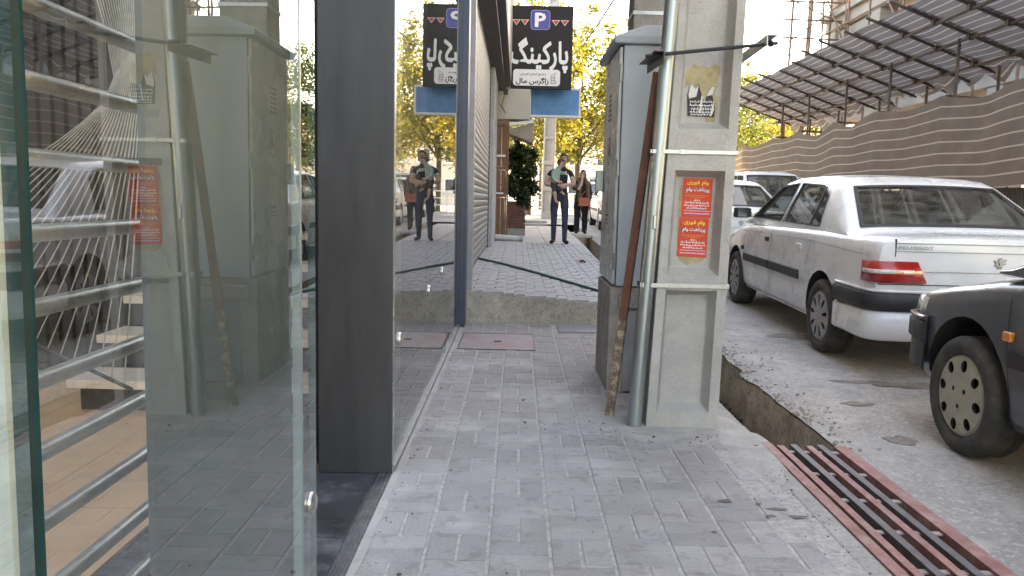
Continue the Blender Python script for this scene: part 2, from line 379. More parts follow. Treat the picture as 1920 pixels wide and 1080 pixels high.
BLUEM = M('navy paint', (0.035, 0.055, 0.11), 0.4, 0.25, 4, spot=0.25, spotcol=(0.09, 0.1, 0.13), spotscale=14)
ALU = M('aluminium', (0.55, 0.56, 0.57), 0.38, 0.12, 9, metal=0.75, spot=0.3, spotcol=(0.3, 0.3, 0.3))
STEEL = M('stainless tube', (0.62, 0.6, 0.56), 0.34, 0.2, 14, metal=0.85, spot=0.35, spotcol=(0.2, 0.18, 0.15), spotscale=20)
GALV = M('galvanised steel', (0.31, 0.35, 0.36), 0.36, 0.16, 10, metal=0.7, spot=0.4, spotcol=(0.22, 0.24, 0.24), spotscale=8, stretch=(1, 1, 0.15))
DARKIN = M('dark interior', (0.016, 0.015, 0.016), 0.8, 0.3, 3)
SLATM = M('dark interior slat', (0.022, 0.019, 0.018), 0.6, 0.3, 5)
FILM = M('grey backing panel', (0.066, 0.084, 0.086), 0.75, 0.2, 2.0, spec=0.2)
FLOORIN = M('tan floor tile', (0.80, 0.45, 0.25), 0.4, 0.1, 3, spot=0.2, spotcol=(0.4, 0.29, 0.2), spotscale=4)
STONE = M('dark threshold stone', (0.055, 0.055, 0.06), 0.3, 0.4, 6, spot=0.7, spotcol=(0.33, 0.33, 0.34), spotscale=4.5, low=0.5, high=0.78)
WOODT = M('stair tread wood', (0.78, 0.58, 0.43), 0.5, 0.2, 5, stretch=(1, 8, 1), spot=0.2)
ROPE = M('white rope', (0.42, 0.38, 0.33), 0.85, 0.2, 40)
EDGE = M('green glass edge', (0.012, 0.06, 0.06), 0.12, 0.3, 12, spec=0.8)
SEAL = M('pale silicone', (0.55, 0.56, 0.52), 0.6, 0.15, 20)
GLASS1 = glass_front('shop glass', 2.6, (0.92, 0.97, 0.965), 0.02)
GLASS2 = glass_front('far shop glass', 2.5, (0.9, 0.95, 0.94), 0.022, dirtcol=(0.62, 0.66, 0.68))
GBACK = clear_back('glass back')
SHUT = M('roller shutter', (0.29, 0.30, 0.32), 0.45, 0.15, 4, metal=0.4, spot=0.35, spotcol=(0.2, 0.2, 0.21), spotscale=9)
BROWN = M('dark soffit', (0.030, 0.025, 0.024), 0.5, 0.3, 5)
WALLC = M('cream plaster', (0.52, 0.48, 0.41), 0.9, 0.15, 3, bump=0.003, bscale=50, spot=0.35, spotcol=(0.3, 0.26, 0.2), spotscale=6)
WALLG = M('grey stone pillar', (0.45, 0.46, 0.48), 0.75, 0.2, 8, spot=0.4, spotcol=(0.25, 0.25, 0.27), spotscale=14, bump=0.002)
UPW = M('upper wall stone', (0.50, 0.47, 0.43), 0.85, 0.2, 2.5, bump=0.002, bscale=40)
WHITEP = M('white painted metal', (0.72, 0.72, 0.70), 0.5, 0.1, 6, spot=0.3, spotcol=(0.45, 0.43, 0.4))
WOODD = M('varnished door wood', (0.17, 0.07, 0.03), 0.5, 0.35, 7, stretch=(9, 9, 1), spot=0.4, spotcol=(0.12, 0.05, 0.02))
BLACKM = M('black plastic', (0.02, 0.02, 0.022), 0.5, 0.2, 12)
RUSTG = M('red oxide paint', (0.32, 0.125, 0.105), 0.65, 0.3, 7, spot=0.65, spotcol=(0.45, 0.34, 0.32), spotscale=12, low=0.42, high=0.7)
WORNG = M('worn grey steel', (0.10, 0.105, 0.115), 0.55, 0.4, 14, metal=0.1, spot=0.5, spotcol=(0.25, 0.12, 0.08), spotscale=20)
RUST = M('rusty tube', (0.16, 0.06, 0.035), 0.75, 0.4, 9, bump=0.002, bscale=60, spot=0.4, spotcol=(0.05, 0.025, 0.02), spotscale=25)
RUSTP = M('rusty tube foot with old paint', (0.17, 0.11, 0.085), 0.85, 0.4, 18, bump=0.004, bscale=50, spot=0.8, spotcol=(0.5, 0.42, 0.27), spotscale=26, low=0.48, high=0.6)

def zroad(y): return -0.05 + 0.02 * (max(-6, min(y, 31)) - 3.84)
def xl(y): return 1.215 if y < 7.45 else 1.215 + (y - 7.45) * 0.016
def xr(y): return xl(y) + 0.415
def zs(x, y): return 0.255 - 0.08 * (x - 0.2) * max(0, 1 - (y - 7.45) / 9) + 0.006 * (y - 7.45)

# ground, road, gutter
def gnd(u, v):
    y = -60 + 700 * v * v; x = -400 + 900 * u
    return (x, y, zroad(y) - 0.75 + (0.5 if y > 60 else 0))
tag(sheet('ground', 12, 24, gnd, ROADM), kind='structure', label='flat earth under the whole street')
def broken(y):
    return max(0, 1 - abs(y - 5.3) / 1.1)
def roadpt(u, v):
    y = -9 + 35 * v
    e = xr(y) + 0.012 * nz3(y * 9, 1) + broken(y) * (0.10 * nz3(y * 4.3, 7) + 0.06 * nz3(y * 15, 3) + .02 * nz3(y * 40, 3))
    x = e + (13.6 - e) * (u ** 2.2)
    z = zroad(y) + 0.012 * nz3(x * 0.8, y * 0.8) + 0.006 * nz3(x * 4, y * 4) - broken(y) * max(0, 0.12 - (x - e)) * (0.22 + 0.25 * nz3(y * 8, 2))
    return (x, y, z)
road = tag(sheet('road', 60, 260, roadpt, ROADM), kind='structure')
tag(sheet('cross_road', 30, 24, lambda u, v: (-40 + 90 * u, 26.0 + 70 * v, zroad(26 + 70 * v) - 0.004), ROADM), kind='structure')
gut = MB()
ys = [-9 + 35 * i / 350 for i in range(351)]
def gutter_pt(kind, y):
    b = broken(y)
    if kind == 0: return (xl(y), y, (0.0 if y < 7.45 else zs(xl(y), y)) - 0.002)
    if kind == 1: return (xl(y) + 0.02 + 0.008 * nz3(y * 4, 9), y, -0.34 + zroad(y))
    if kind == 2: return (xr(y) - 0.02 + 0.01 * nz3(y * 5, 4) - 0.05 * b * nz3(y * 3, 8), y, -0.35 + zroad(y))
    if kind == 3: return (xr(y) - 0.015 + 0.015 * nz3(y * 6, 5) - b * 0.09 * abs(nz3(y * 4.1, 6)), y, -0.2 + zroad(y))
    e = roadpt(0, (y + 9) / 35); return (e[0] + 0.002, y, e[2] - 0.012)
for (ka, kb, mi) in ((0, 1, 0), (1, 2, 1), (2, 3, 0), (3, 4, 0)):
    vs_ = [gutter_pt(ka, y) for y in ys] + [gutter_pt(kb, y) for y in ys]; n = len(ys)
    gut.add(vs_, [(i, i + 1, n + i + 1, n + i) for i in range(n - 1)], mi)
g_ = gut.build('gutter', [GWALL, DIRT], smooth=50); tag(g_, kind='structure', label='open concrete drain between pavement and road')
rub = MB()
for i in range(900):
    y = rn(3.7, 7.3); w = random.random()
    x = xl(y) + 0.03 + 0.36 * w; r = rn(0.004, 0.016) * (1.3 if random.random() < 0.15 else 1)
    rub.ball((x, y, -0.345 + zroad(y) + r * 0.6), (r * rn(.8, 1.6), r * rn(.8, 1.6), r * rn(.5, 1)), 5, 3, random.randint(0, 1))
for i in range(420):
    y = rn(4.3, 6.6) if i < 260 else rn(3.8, 8); e = roadpt(0, (y + 9) / 35); x = e[0] + abs(random.gauss(0, 0.09)) + 0.005; r = rn(0.003, 0.011)
    rub.ball((x, y, roadpt(0, (y + 9) / 35)[2] + r * 0.4 + (0.02 if x - e[0] > .12 else 0.005)), (r * 1.3, r, r * 0.7), 5, 3, 2)
tag(rub.build('rubble', [M('dark soil crumbs', (0.09, 0.06, 0.045), 0.95, 0.4, 30), M('dry leaf crumbs', (0.17, 0.09, 0.05), 0.9, 0.4, 30), M('pale road crumbs', (0.33, 0.29, 0.25), 0.95, 0.3, 30)]),
    'dirt crumbs and small stones lying in the drain', 'rubble', kind='stuff')

# lower pavement and its pavers
sw = MB(); sw.box(-0.497, 1.213, -4, 7.45, -0.30, -0.0035)
sidewalk = tag(sw.build('sidewalk', JOINT), kind='structure')
ed = MB()
for k, (a, b2) in enumerate([(-4, 1.2), (1.205, 2.6), (2.605, 3.7), (3.705, 5.2), (5.205, 7.44)]): ed.cbox(1.135, 1.2145, a, b2, -0.03, 0.0 - 0.002 * (k % 2), 0.006)
ed.build('edging', CONC, sidewalk)
Pm = 0.205
variants = ([], [])
for k in range(8):
    mb = MB(); random.seed(20 + k); al = k < 4
    j = lambda: rn(-0.0012, 0.0012)
    hx, hy = ((0.0965, 0.0498) if al else (0.0455, 0.1006)); c = 0.003
    v = [(-hx + j(), -hy + j() * .4, -0.02), (hx + j(), -hy + j() * .4, -0.02), (hx + j(), hy + j() * .4, -0.02), (-hx + j(), hy + j() * .4, -0.02)]
    v += [(p[0], p[1], -c) for p in v[:4]] + [(p[0] * (1 - c / hx), p[1] * (1 - c * .7 / hy), 0) for p in v[:4]]
    mb.add(v, [(0, 1, 5, 4), (1, 2, 6, 5), (2, 3, 7, 6), (3, 0, 4, 7), (4, 5, 9, 8), (5, 6, 10, 9), (6, 7, 11, 10), (7, 4, 8, 11), (8, 9, 10, 11)])
    variants[0 if al else 1].append(mb.mesh('paver', PAVER))
random.seed(5)
rest = MB(); npav = 0
def inhole(x, y): return (-0.44 < x < 0.165 and 6.03 < y < 6.78) or (0.385 < x < 0.76 and 6.9 < y < 7.28) or (0.58 < x < 1.12 and 4.78 < y < 5.5) or (.70 < x < 1.04 and 3.99 < y < 4.3)
cells = []
for r in range(-4, 26):
    for c_ in range(8):
        cells.append((r, c_))
for (r, c_) in cells:
    cx = -0.48 + Pm * (c_ + 0.5); cy = 2.0 + Pm * (r + 0.5) + 0.03 * math.sin(c_ * 2.1)
    for h in (-1, 1):
        along = (r + c_) % 2 == 0
        px, py = (cx, cy + h * 0.0512) if along else (cx + h * 0.0512, cy)
        if inhole(px, py) or px > 1.10 or px < -0.47 or py > 7.40 or (px > 1.08 and not along): continue
        if c_ == 7 and along: continue
        rz = random.gauss(0, 0.004); dz = random.gauss(0, 0.0009)
        if r >= 0 and npav < 300 and py < 6.2:
            o = link('paver', random.choice(variants[0 if along else 1]), sidewalk); o.location = (px, py, dz)
            o.rotation_euler = (random.gauss(0, 0.004), random.gauss(0, 0.004), rz); npav += 1
        else:
            sx, sy = (0.0965, 0.0498) if along else (0.0455, 0.1006)
            rest.cbox(px - sx, px + sx, py - sy, py + sy, -0.02, dz, 0.003)
tag(rest.build('paver_field', PAVER, sidewalk), kind='stuff')
# mortar smeared round the pole foot
def blob(cx, cy, rx, ry, z, n=40, amp=0.25, seed=0, hump=0.006, edge=-.004):
    mb = MB(); vs_ = [(cx, cy, z + hump)]; rings = 4
    for k in range(1, rings + 1):
        for i in range(n):
            a = 2 * math.pi * i / n; q = 1 + amp * nz3(math.cos(a) * 1.6 + seed, math.sin(a) * 1.6, seed) + amp * 0.4 * nz3(math.cos(a) * 6, math.sin(a) * 6, seed)
            t = k / rings
            vs_.append((cx + rx * q * t * math.cos(a), cy + ry * q * t * math.sin(a), z + (hump * (1 - t * t) + hump * .25 * nz3(i * .7, k, seed) if k < rings else edge)))
    fs_ = [(0, 1 + i, 1 + (i + 1) % n) for i in range(n)]
    for k in range(rings - 1):
        for i in range(n): fs_.append((1 + k * n + i, 1 + (k + 1) * n + i, 1 + (k + 1) * n + (i + 1) % n, 1 + k * n + (i + 1) % n))
    mb.add(vs_, fs_); return mb
MORT = M('smeared mortar', (0.43, 0.41, 0.385), 0.95, 0.2, 7, bump=0.004, bscale=70, spot=0.45, spotcol=(0.3, 0.28, 0.26), spotscale=16)
blob(0.78, 4.05, 0.42, 0.33, 0.0016, seed=3).build('mortar_patch', MORT, sidewalk, smooth=60)
blob(1.12, 3.7, 0.13, 0.5, 0.0012, seed=8, amp=.4).build('mortar_patch', MORT, sidewalk, smooth=60)
mj = MB()
for i in range(160):
    y = 1.9 + 5.5 * i / 160; w = 0.008 + 0.026 * nz3(y * 3.7, 2)
    mj.quad((-0.496, y, 0.0035), (-0.47 + w * .8, y, 0.0022), (-0.47 + (0.008 + 0.026 * nz3((y + 5.5 / 160) * 3.7, 2)) * .8, y + 5.5 / 160, 0.0022), (-0.496, y + 5.5 / 160, 0.0035))
mj.build('mortar_joint', MORT, sidewalk)
STAIN = M('oil stain', (0.12, 0.105, 0.09), 0.7, 0.3, 30)
from_px = [(0.84, 3.0, .03, .014), (0.96, 2.98, .014, .01), (1.02, 2.93, .04, .012), (1.08, 2.86, .035, .011), (0.97, 2.86, .02, .012), (.72, 2.7, .012, .01), (.3, 5.0, .03, .01), (0.06, 5.3, .012, .006)]
for k, (x, y, a, b2) in enumerate(from_px):
    blob(x, y, a, b2, 0.0032, n=18, amp=.5, seed=k * 3.1, hump=0.0004, edge=0).build('stain', STAIN, sidewalk)
def road_z(x, y): return zroad(y) + 0.012 * nz3(x * 0.8, y * 0.8) + 0.006 * nz3(x * 4, y * 4)
for k, (x, y, a, b2) in enumerate([(2.02, 4.05, .10, .07), (2.1, 4.75, .09, .05), (2.35, 5.3, .2, .05), (2.7, 5.2, .25, .08), (2.5, 6.9, .3, .12)]):
    mb = blob(x, y, a, b2, 0, n=26, amp=.6, seed=50 + k * 3.1, hump=0.0, edge=0); mb.v = [(v[0], v[1], road_z(v[0], v[1]) + .004) for v in mb.v]
    mb.build('stain', M('wet road stain', (0.21, 0.18, 0.155), 0.8, 0.3, 10, speck=[(.7, (.36, .33, .3), 30)]), road)

random.seed(33); grit = MB()
for i in range(420):
    k = random.random()
    if k < .4: x, y = .72 + random.gauss(0, .28), 3.93 + random.gauss(0, .12)
    elif k < .6: x, y = -.455 + abs(random.gauss(0, .02)), rn(2.1, 7.3)
    elif k < .8: x, y = 1.12 + random.gauss(0, .05), rn(2.3, 3.9)
    else: x, y = rn(-.4, 1.1), rn(2.2, 7.3)
    if x > 1.19 or x < -.48 or (.69 < x < 1.06 and 3.98 < y < 4.3): continue
    r = rn(.0015, .0045) * (1.8 if random.random() < .06 else 1); grit.ball((x, y, .003 + r * .4), (r * rn(.8, 1.5), r, r * .7), 5, 3, random.randint(0, 1))
tag(grit.build('gravel', [MATS['dark soil crumbs'], MATS['pale road crumbs']]), 'scattered grit lying on the lower pavement', 'grit', kind='stuff')

# step up to the raised pavement
def raised(u, v, z=None): return None
rs = MB()
fx = [-0.497 + (xl(7.45) + 0.495) * i / 24 for i in range(25)]
vs_ = []
for j in range(7):
    for i, x in enumerate(fx):
        t = j / 6; top = zs(x, 7.45) - 0.012
        vs_.append((x, 7.45 - 0.03 + 0.012 * nz3(x * 5, t * 3) - 0.02 * (1 - t) + 0.006 * nz3(x * 17, t * 9), -0.05 + (top + 0.05) * t))
rs.add(vs_, [(j * 25 + i, j * 25 + i + 1, (j + 1) * 25 + i + 1, (j + 1) * 25 + i) for j in range(6) for i in range(24)])
top_ = []
NY = 34
for j in range(NY + 1):
    y = 7.43 + (25.2 - 7.43) * j / NY
    for i in range(9):
        x = -0.9 + (xl(y) - 0.002 + 0.9) * i / 8; top_.append((x, y, zs(x, y) - 0.012))
rs.add(top_, [(j * 9 + i, j * 9 + i + 1, (j + 1) * 9 + i + 1, (j + 1) * 9 + i) for j in range(NY) for i in range(8)], 1)
raised_walk = tag(rs.build('raised_sidewalk', [RISER, JOINT], smooth=40), kind='structure')
pf = MB(); random.seed(11)
for r in range(43):
    for c_ in range(10):
        cy = 7.46 + 0.2 * (r + 0.5); cx = -0.7 + 0.2 * (c_ + .5)
        for h in (-1, 1):
            along = (r + c_) % 2 == 0
            px, py = (cx, cy + h * 0.05) if along else (cx + h * 0.05, cy)
            if px > xl(py) - 0.06: continue
            sx, sy = (0.094, 0.0485) if along else (0.0445, 0.0985); z = zs(px, py) + random.gauss(0, 0.0015)
            pf.cbox(px - sx, px + sx, py - sy, py + sy, z - 0.03, z, 0.004)
tag(pf.build('paver_field', PAVER2, raised_walk), kind='stuff')
tf = MB()
for r in range(18):
    for c_ in range(5):
        y0 = 16.1 + 0.5 * r; x0 = -0.9 + 0.5 * c_; x1 = min(x0 + 0.485, xl(y0) - 0.01)
        if x1 - x0 < .1: continue
        z = zs(x0, y0) + random.gauss(0, .002); tf.cbox(x0, x1, y0, y0 + 0.485, z - .03, z, .006)
tag(tf.build('tile_field', TILE, raised_walk), kind='stuff')
fk = MB(); fk.cbox(-4.0, 0.95, 25.25, 26.2, 0.1, 0.52, .03); fk.cbox(-4, .95, 24.9, 25.24, .1, .44, .02)
tag(fk.build('kerb', CONC), kind='structure', label='pale kerb at the far end of the raised pavement')

# ------------------------------------------------------------------ glazed shop front
GX = -0.497
def pane(y0, y1, z0, z1, parent, front, name='glass_pane', th=0.016):
    mb = MB()
    x0, x1 = GX - th, GX
    v = [(x0, y0, z0), (x1, y0, z0), (x1, y1, z0), (x0, y1, z0), (x0, y0, z1), (x1, y0, z1), (x1, y1, z1), (x0, y1, z1)]
    mb.add(v, [(1, 2, 6, 5)], 0); mb.add(v, [(3, 0, 4, 7)], 1); mb.add(v, [(0, 1, 5, 4), (2, 3, 7, 6), (0, 3, 2, 1), (4, 5, 6, 7)], 2)
    return mb.build(name, [front, GBACK, EDGE], parent)
shop = thing('glass_shopfront', 'glass shopfront with thick clear panes and a dark grey cladding column', 'shopfront', (0, 0, 0))
p1 = pane(0.815, 1.965, -0.1, 3.1, shop, GLASS1)
pane(-2.2, 0.795, -0.1, 3.1, shop, GLASS1)
for (a, b2) in ((3.245, 5.72), (5.726, 6.35), (6.356, 7.08)): pane(a, b2, 0.02, 3.6, shop, GLASS2, th=0.012)
MB().box(GX - 0.085, GX - 0.0165, 0.786, 0.813, -0.1, 3.1).build('frame_post', SEAL, shop)
sl = MB(); 
for i in range(60):
    z = -0.1 + 3.2 * i / 60; sl.tube([(GX - 0.018, 0.8135, z), (GX - 0.018 + rn(-.001, .001), 0.8135, z + 3.2 / 60)], rn(0.0010, 0.0018), 5, cap=False)
sl.build('sealant_bead', SEAL, shop)
MB().box(GX - 0.030, GX - 0.020, 1.115, 1.822, -0.1, 3.1).build('backing_panel', FILM, shop)
MB().box(GX - 0.020, GX + 0.0015, 1.828, 1.837, -0.1, 3.1).build('edge_strip', M('clear edge strip', (0.25, 0.3, 0.3), 0.2, .1, 5), shop)
for (y, z, r) in ((1.905, 0.392, 0.026), (3.40, 0.54, 0.03), (4.55, 0.62, 0.032), (4.62, 2.6, .032), (5.35, 0.66, 0.03)):
    mb = MB(); mb.lathe([(0, .012), (r * .8, .012), (r, .008), (r, 0.0015), (r * 1.02, 0.0005), (0, 0.0005)], 'x', 20, c=(GX, y, z)); mb.lathe([(r * .72, .013), (r * .6, .0145), (0, .0145)], 'x', 20, c=(GX, y, z))
    mb.build('glass_fitting', STEEL, shop, smooth=40)
cl = MB(); cl.box(-0.802, GX + 0.001, 3.21, 3.243, 0.003, 4.2); cl.box(-.802, -.52, 3.243, 3.6, .003, 4.2)
col_ = cl.build('column', COLM, shop, bevel=0.004)
MB().box(GX + 0.0012, GX + 0.004, 3.2095, 3.245, 0.003, 4.2).build('edge_trim', M('bright edge trim', (0.5, 0.5, 0.5), .25, .1, 9, metal=.9), col_)
br = MB(); br.box(GX - .03, GX + 0.010, 3.247, 7.08, 0.002, 0.028); br.build('base_rail', M('dull base rail', (.22, .225, .23), .5, .3, 12, metal=.3), shop, bevel=.002)
tk = MB(); tk.box(GX - 0.055, GX, 1.97, 3.205, -0.06, 0.004); 
for x in (-.045, -.028, -.012): tk.box(GX + x - .003, GX + x + .003, 1.97, 3.205, 0.004, 0.009)
tk.build('threshold_track', M('worn threshold rail', (0.13, 0.135, 0.14), .4, .4, 10, metal=.4, spot=.5, spotcol=(.35, .35, .35), spotscale=14), shop)
for k in range(3):
    MB().cbox(-1.25, GX - 0.058, 1.2 + k * .68, 1.875 + k * .68, -0.06, 0.003, .003).build('threshold_stone', STONE, shop)
bp_ = MB(); bp_.box(-0.515, -.450, 7.085, 7.33, 0.0, 5.2); bl = bp_.build('blue_post', BLUEM, shop, bevel=.006)
bp_ = MB(); bp_.box(-0.60, -.46, 7.335, 7.415, -.05, 5.2); bp_.build('post_back', BLUEM, shop)
up = MB(); up.box(-1.0, GX - .02, -6, 7.42, 3.62, 9.5); up.box(-9, -7.25, -6, 7.42, 3.62, 9.5); up.box(-7.25, -1.0, 6.0, 7.42, 3.62, 9.5); up.box(-9, -.6, 7.43, 7.6, 0, 9.5); up.build('wall', UPW, shop)  # upper wall split round a light well added over the room
MB().box(-.55, GX, -4, 7.08, 3.603, 3.68).build('head_rail', ALU, shop)
# room behind the glass
ri = MB(); ri.box(-9, -0.52, 7.0, 7.4, -.1, 3.6); ri.box(-7.2, -7.0, -6, 7.4, -.1, 3.6); ri.box(-7.2, -.52, -6.2, -6, -.1, 3.6); ri.box(-7.2, -.53, 5.2, 7.4, 3.4, 3.6); ri.box(-1.1, -.53, -6, 5.2, 3.4, 3.6)  # ceiling has an added opening that lets daylight onto the floor
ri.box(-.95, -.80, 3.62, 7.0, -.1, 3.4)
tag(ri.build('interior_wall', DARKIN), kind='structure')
fi = MB()
fi.box(-7.0, -1.256, -6, 7.0, -.2, -.012); fi.box(-1.256, GX - .06, -6, 1.19, -.2, -.012)
inf = tag(fi.build('interior_floor', JOINT), kind='structure')
for i in range(10):
    for j in range(18):
        x1 = -0.60 - i * .6; y0 = -2 + j * .6
        if x1 - .6 < -6.9 or y0 + .6 > 7: continue
        if i < 2 and y0 > .58: 
            if i == 0 or True:
                x1c = min(x1, -1.262)
                if x1c - (x1 - .596) < .05: continue
                MB().box(x1 - .596, x1c, y0, y0 + .596, -.1, -.004).build('floor_tile', FLOORIN, inf); continue
        if y0 > 5 or i > 6: continue
        MB().box(x1 - .596, x1, y0, y0 + .596, -.1, -.004).build('floor_tile', FLOORIN, inf)
gd = thing('window_guard', 'row of horizontal steel tubes guarding the inside of the shop glass', 'window guard', (-0.64, 0, 0))
for k in range(20):
    z = 0.095 + 0.0995 * k
    mb = MB(); mb.tube([(0, -2.1, z), (0.0, 1.5, z + .002), (0, 1.80, z)], 0.0125, 10); mb.build('bar', STEEL, gd, smooth=60)
MB().box(-.02, .02, 1.80, 1.84, -.01, 2.1).build('upright', STEEL, gd); MB().box(-.02, .02, -2.14, -2.10, -.01, 2.1).build('upright', STEEL, gd)
st = thing('staircase', 'open indoor staircase of pale wooden treads behind the shop glass', 'staircase', (-1.35, 4.0, 0))
for k in range(9):
    mb = MB(); z = .18 * (k + 1); y = .31 * k; mb.box(-.95, .35, y, y + .32, z - .045, z); tr_ = mb.build('tread', WOODT, st, bevel=.004)
    MB().box(-.93, .33, y + .10, y + .115, z - .18, z - .046).build('riser', SLATM, st)
sg = MB(); sg.bar((-.5, .1, .0), (-.5, 2.85, 1.6), .06, .16); sg.build('stringer', WORNG, st)
sc_ = thing('slat_screen', 'dark vertical slat screen at the back of the shop', 'screen', (-3.4, 5.0, 0))
for k in range(40): MB().box(-1.6 + k * .085, -1.6 + k * .085 + .055, 0, .04, 0, 3.3).build('slat', SLATM, sc_)
MB().box(-1.7, 1.9, .045, .07, 0, 3.35).build('backing', DARKIN, sc_)
rp_ = thing('rope_screen', 'fan of pale ropes pinched together in the middle behind the shop glass', 'rope screen', (-1.55, 2.9, 0))
for k in range(22):
    t = k / 21; a = Vector((-.50 + .62 * t, .35, 2.75)); b2 = Vector((.10 + .10 * t, .0, 1.52 + .06 * math.sin(t * 3))); c_ = Vector((-.80 + .95 * t, -.1, .45 + .45 * (1 - t)))
    pts = []
    for q in range(17):
        s = q / 16; f_ = (1 - s / .45) if s < .45 else (s - .45) / .55; e_ = a if s < .45 else c_
        w_ = f_ ** 1.35; pts.append(Vector((b2.x + (e_.x - b2.x) * w_, b2.y + (e_.y - b2.y) * f_, b2.z + (e_.z - b2.z) * f_)))
    mb = MB(); mb.tube(pts, .0026, 5); mb.build('cord', ROPE, rp_)
MB().tube([(-.55, .35, 2.76), (.16, .35, 2.76)], .015, 6).build('top_bar', STEEL, rp_); MB().tube([(-.83, -.1, .91), (.18, -.1, .44)], .007, 6).build('bottom_bar', SLATM, rp_)

# ------------------------------------------------------------------ shop with the roller shutter
sh = thing('shuttered_shop', 'shop with a closed grey roller shutter under a dark soffit', 'shop', (0, 0, 0))
mb = MB(); mb.box(-.56, -.412, 7.46, 7.60, zs(-.5, 7.5) - .02, 3.52); mb.build('guide_rail', M('grey guide rail', (.36, .37, .39), .5, .15, 8, metal=.2), sh, bevel=.004)
mb = MB(); mb.box(-.60, -.50, 14.02, 14.16, .2, 3.52); mb.build('guide_rail', WORNG, sh)
for k in range(35):
    z = .335 + .09 * k; mb = MB()
    pr = [(-.56, z), (-.522, z + .003), (-.5165, z + .012), (-.514, z + .045), (-.5165, z + .074), (-.522, z + .085), (-.56, z + .0885)]
    mb.prism(pr, 'y', 7.6, 14.02); mb.build('slat', SHUT, sh, smooth=50)
mb = MB(); mb.box(-.60, -.44, 14.17, 16.4, .2, 3.6); mb.build('pillar', WALLG, sh, bevel=.01)
mb = MB(); mb.box(-6, -.61, 7.62, 16.4, 0.1, 9.0); mb.box(-.61, -.50, 7.43, 16.4, 3.63, 9.0); mb.build('wall', UPW, sh)
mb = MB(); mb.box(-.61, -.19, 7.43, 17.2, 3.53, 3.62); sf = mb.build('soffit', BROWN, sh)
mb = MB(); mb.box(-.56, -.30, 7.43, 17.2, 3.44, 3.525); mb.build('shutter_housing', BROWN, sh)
for k in range(9):
    MB().box(-.495, -.188, 7.45 + k * 1.085, 8.52 + k * 1.085, 3.625, 4.85).build('fascia_panel', [WHITEP, WALLG, UPW, BROWN][(k * 5) % 4], sh)
mb = MB(); mb.tube([(-.46, 16.45, 3.45), (-.30, 16.5, 3.3), (-.36, 16.5, 3.05), (-.28, 16.52, 2.9), (-.42, 16.5, 3.1)], .008, 5); mb.box(-.33, -.24, 16.42, 16.5, 3.27, 3.38); mb.build('junction_box', BLACKM, sh)

# shop with the timber leaf beyond
tb = thing('timber_door_shop', 'cream plastered shop with a narrow brown timber door leaf', 'shop', (0, 0, 0))
mb = MB(); mb.box(-.60, .23, 17.3, 17.9, 2.86, 3.5); mb.build('beam', WALLC, tb, bevel=.01)
mb = MB(); mb.box(-6, -.5, 16.42, 26, .1, 8.5); mb.box(-6, -.2, 17.9, 26, 3.5, 8.5); mb.build('wall', WALLC, tb)
dl = MB(); dl.box(-.47, -.44, 17.0, 17.06, .31, 2.82); dl.box(-.27, -.235, 17.0, 17.06, .31, 2.82)
for z in (.31, 1.20, 1.78, 2.70): dl.box(-.44, -.27, 17.0, 17.06, z, z + .07)
dl = dl.build('door', WOODD, tb, bevel=.004)
for (z0, z1) in ((.385, 1.195), (1.275, 1.775), (1.855, 2.695)):
    MB().box(-.438, -.36, 17.02, 17.045, z0, z1).build('plank', WOODD, dl); MB().box(-.354, -.272, 17.022, 17.047, z0, z1).build('plank', WOODD, dl)
MB().box(-.5, -.27, 16.985, 17.0, 2.05, 2.09).build('rail', WHITEP, dl); MB().box(-.5, -.30, 16.985, 17.0, 1.27, 1.3).build('rail', WHITEP, dl)
MB().box(-.232, -.20, 17.01, 17.07, .31, 2.82).build('jamb', WOODD, tb, bevel=.004)
aw = MB(); aw.add([(-.25, 17.1, 2.62), (.30, 17.1, 2.78), (.30, 18.0, 2.80), (-.25, 18.0, 2.64), (-.25, 17.1, 2.56), (.30, 17.1, 2.36), (.30, 18, 2.36), (-.25, 18, 2.56)],
   [(0, 1, 2, 3), (4, 7, 6, 5), (0, 4, 5, 1), (1, 5, 6, 2), (2, 6, 7, 3), (3, 7, 4, 0)]); aw.build('awning', M('weathered awning', (.34, .28, .22), .8, .2, 4, spot=.4), tb)
MB().bar((-.45, 17.06, 2.70), (.31, 17.06, 2.80), .05, .06).build('awning_rail', WHITEP, tb)
pv = thing('drain_pipe', 'short grey pipe end lying at the foot of the pillar', 'pipe', (-.44, 16.2, zs(-.4, 16.2)))
mb = MB(); mb.tube([(0, 0, .09), (.3, .05, .07), (.55, .08, .055)], .055, 12, cap=False); mb.build('pipe_wall', M('pvc', (.5, .5, .48), .5, .15, 8), pv, smooth=60)
mb = MB(); mb.lathe([(.055, 0), (.064, 0), (.064, .07), (.055, .07)], 'x', 14, c=(.5, .075, .058)); mb.build('collar', M('pvc dark', (.33, .33, .32), .5, .15, 8), pv)
MB().cbox(-.03, .42, 0.16, .3, -.01, .07, .02).build('mortar_bed', MORT, pv)
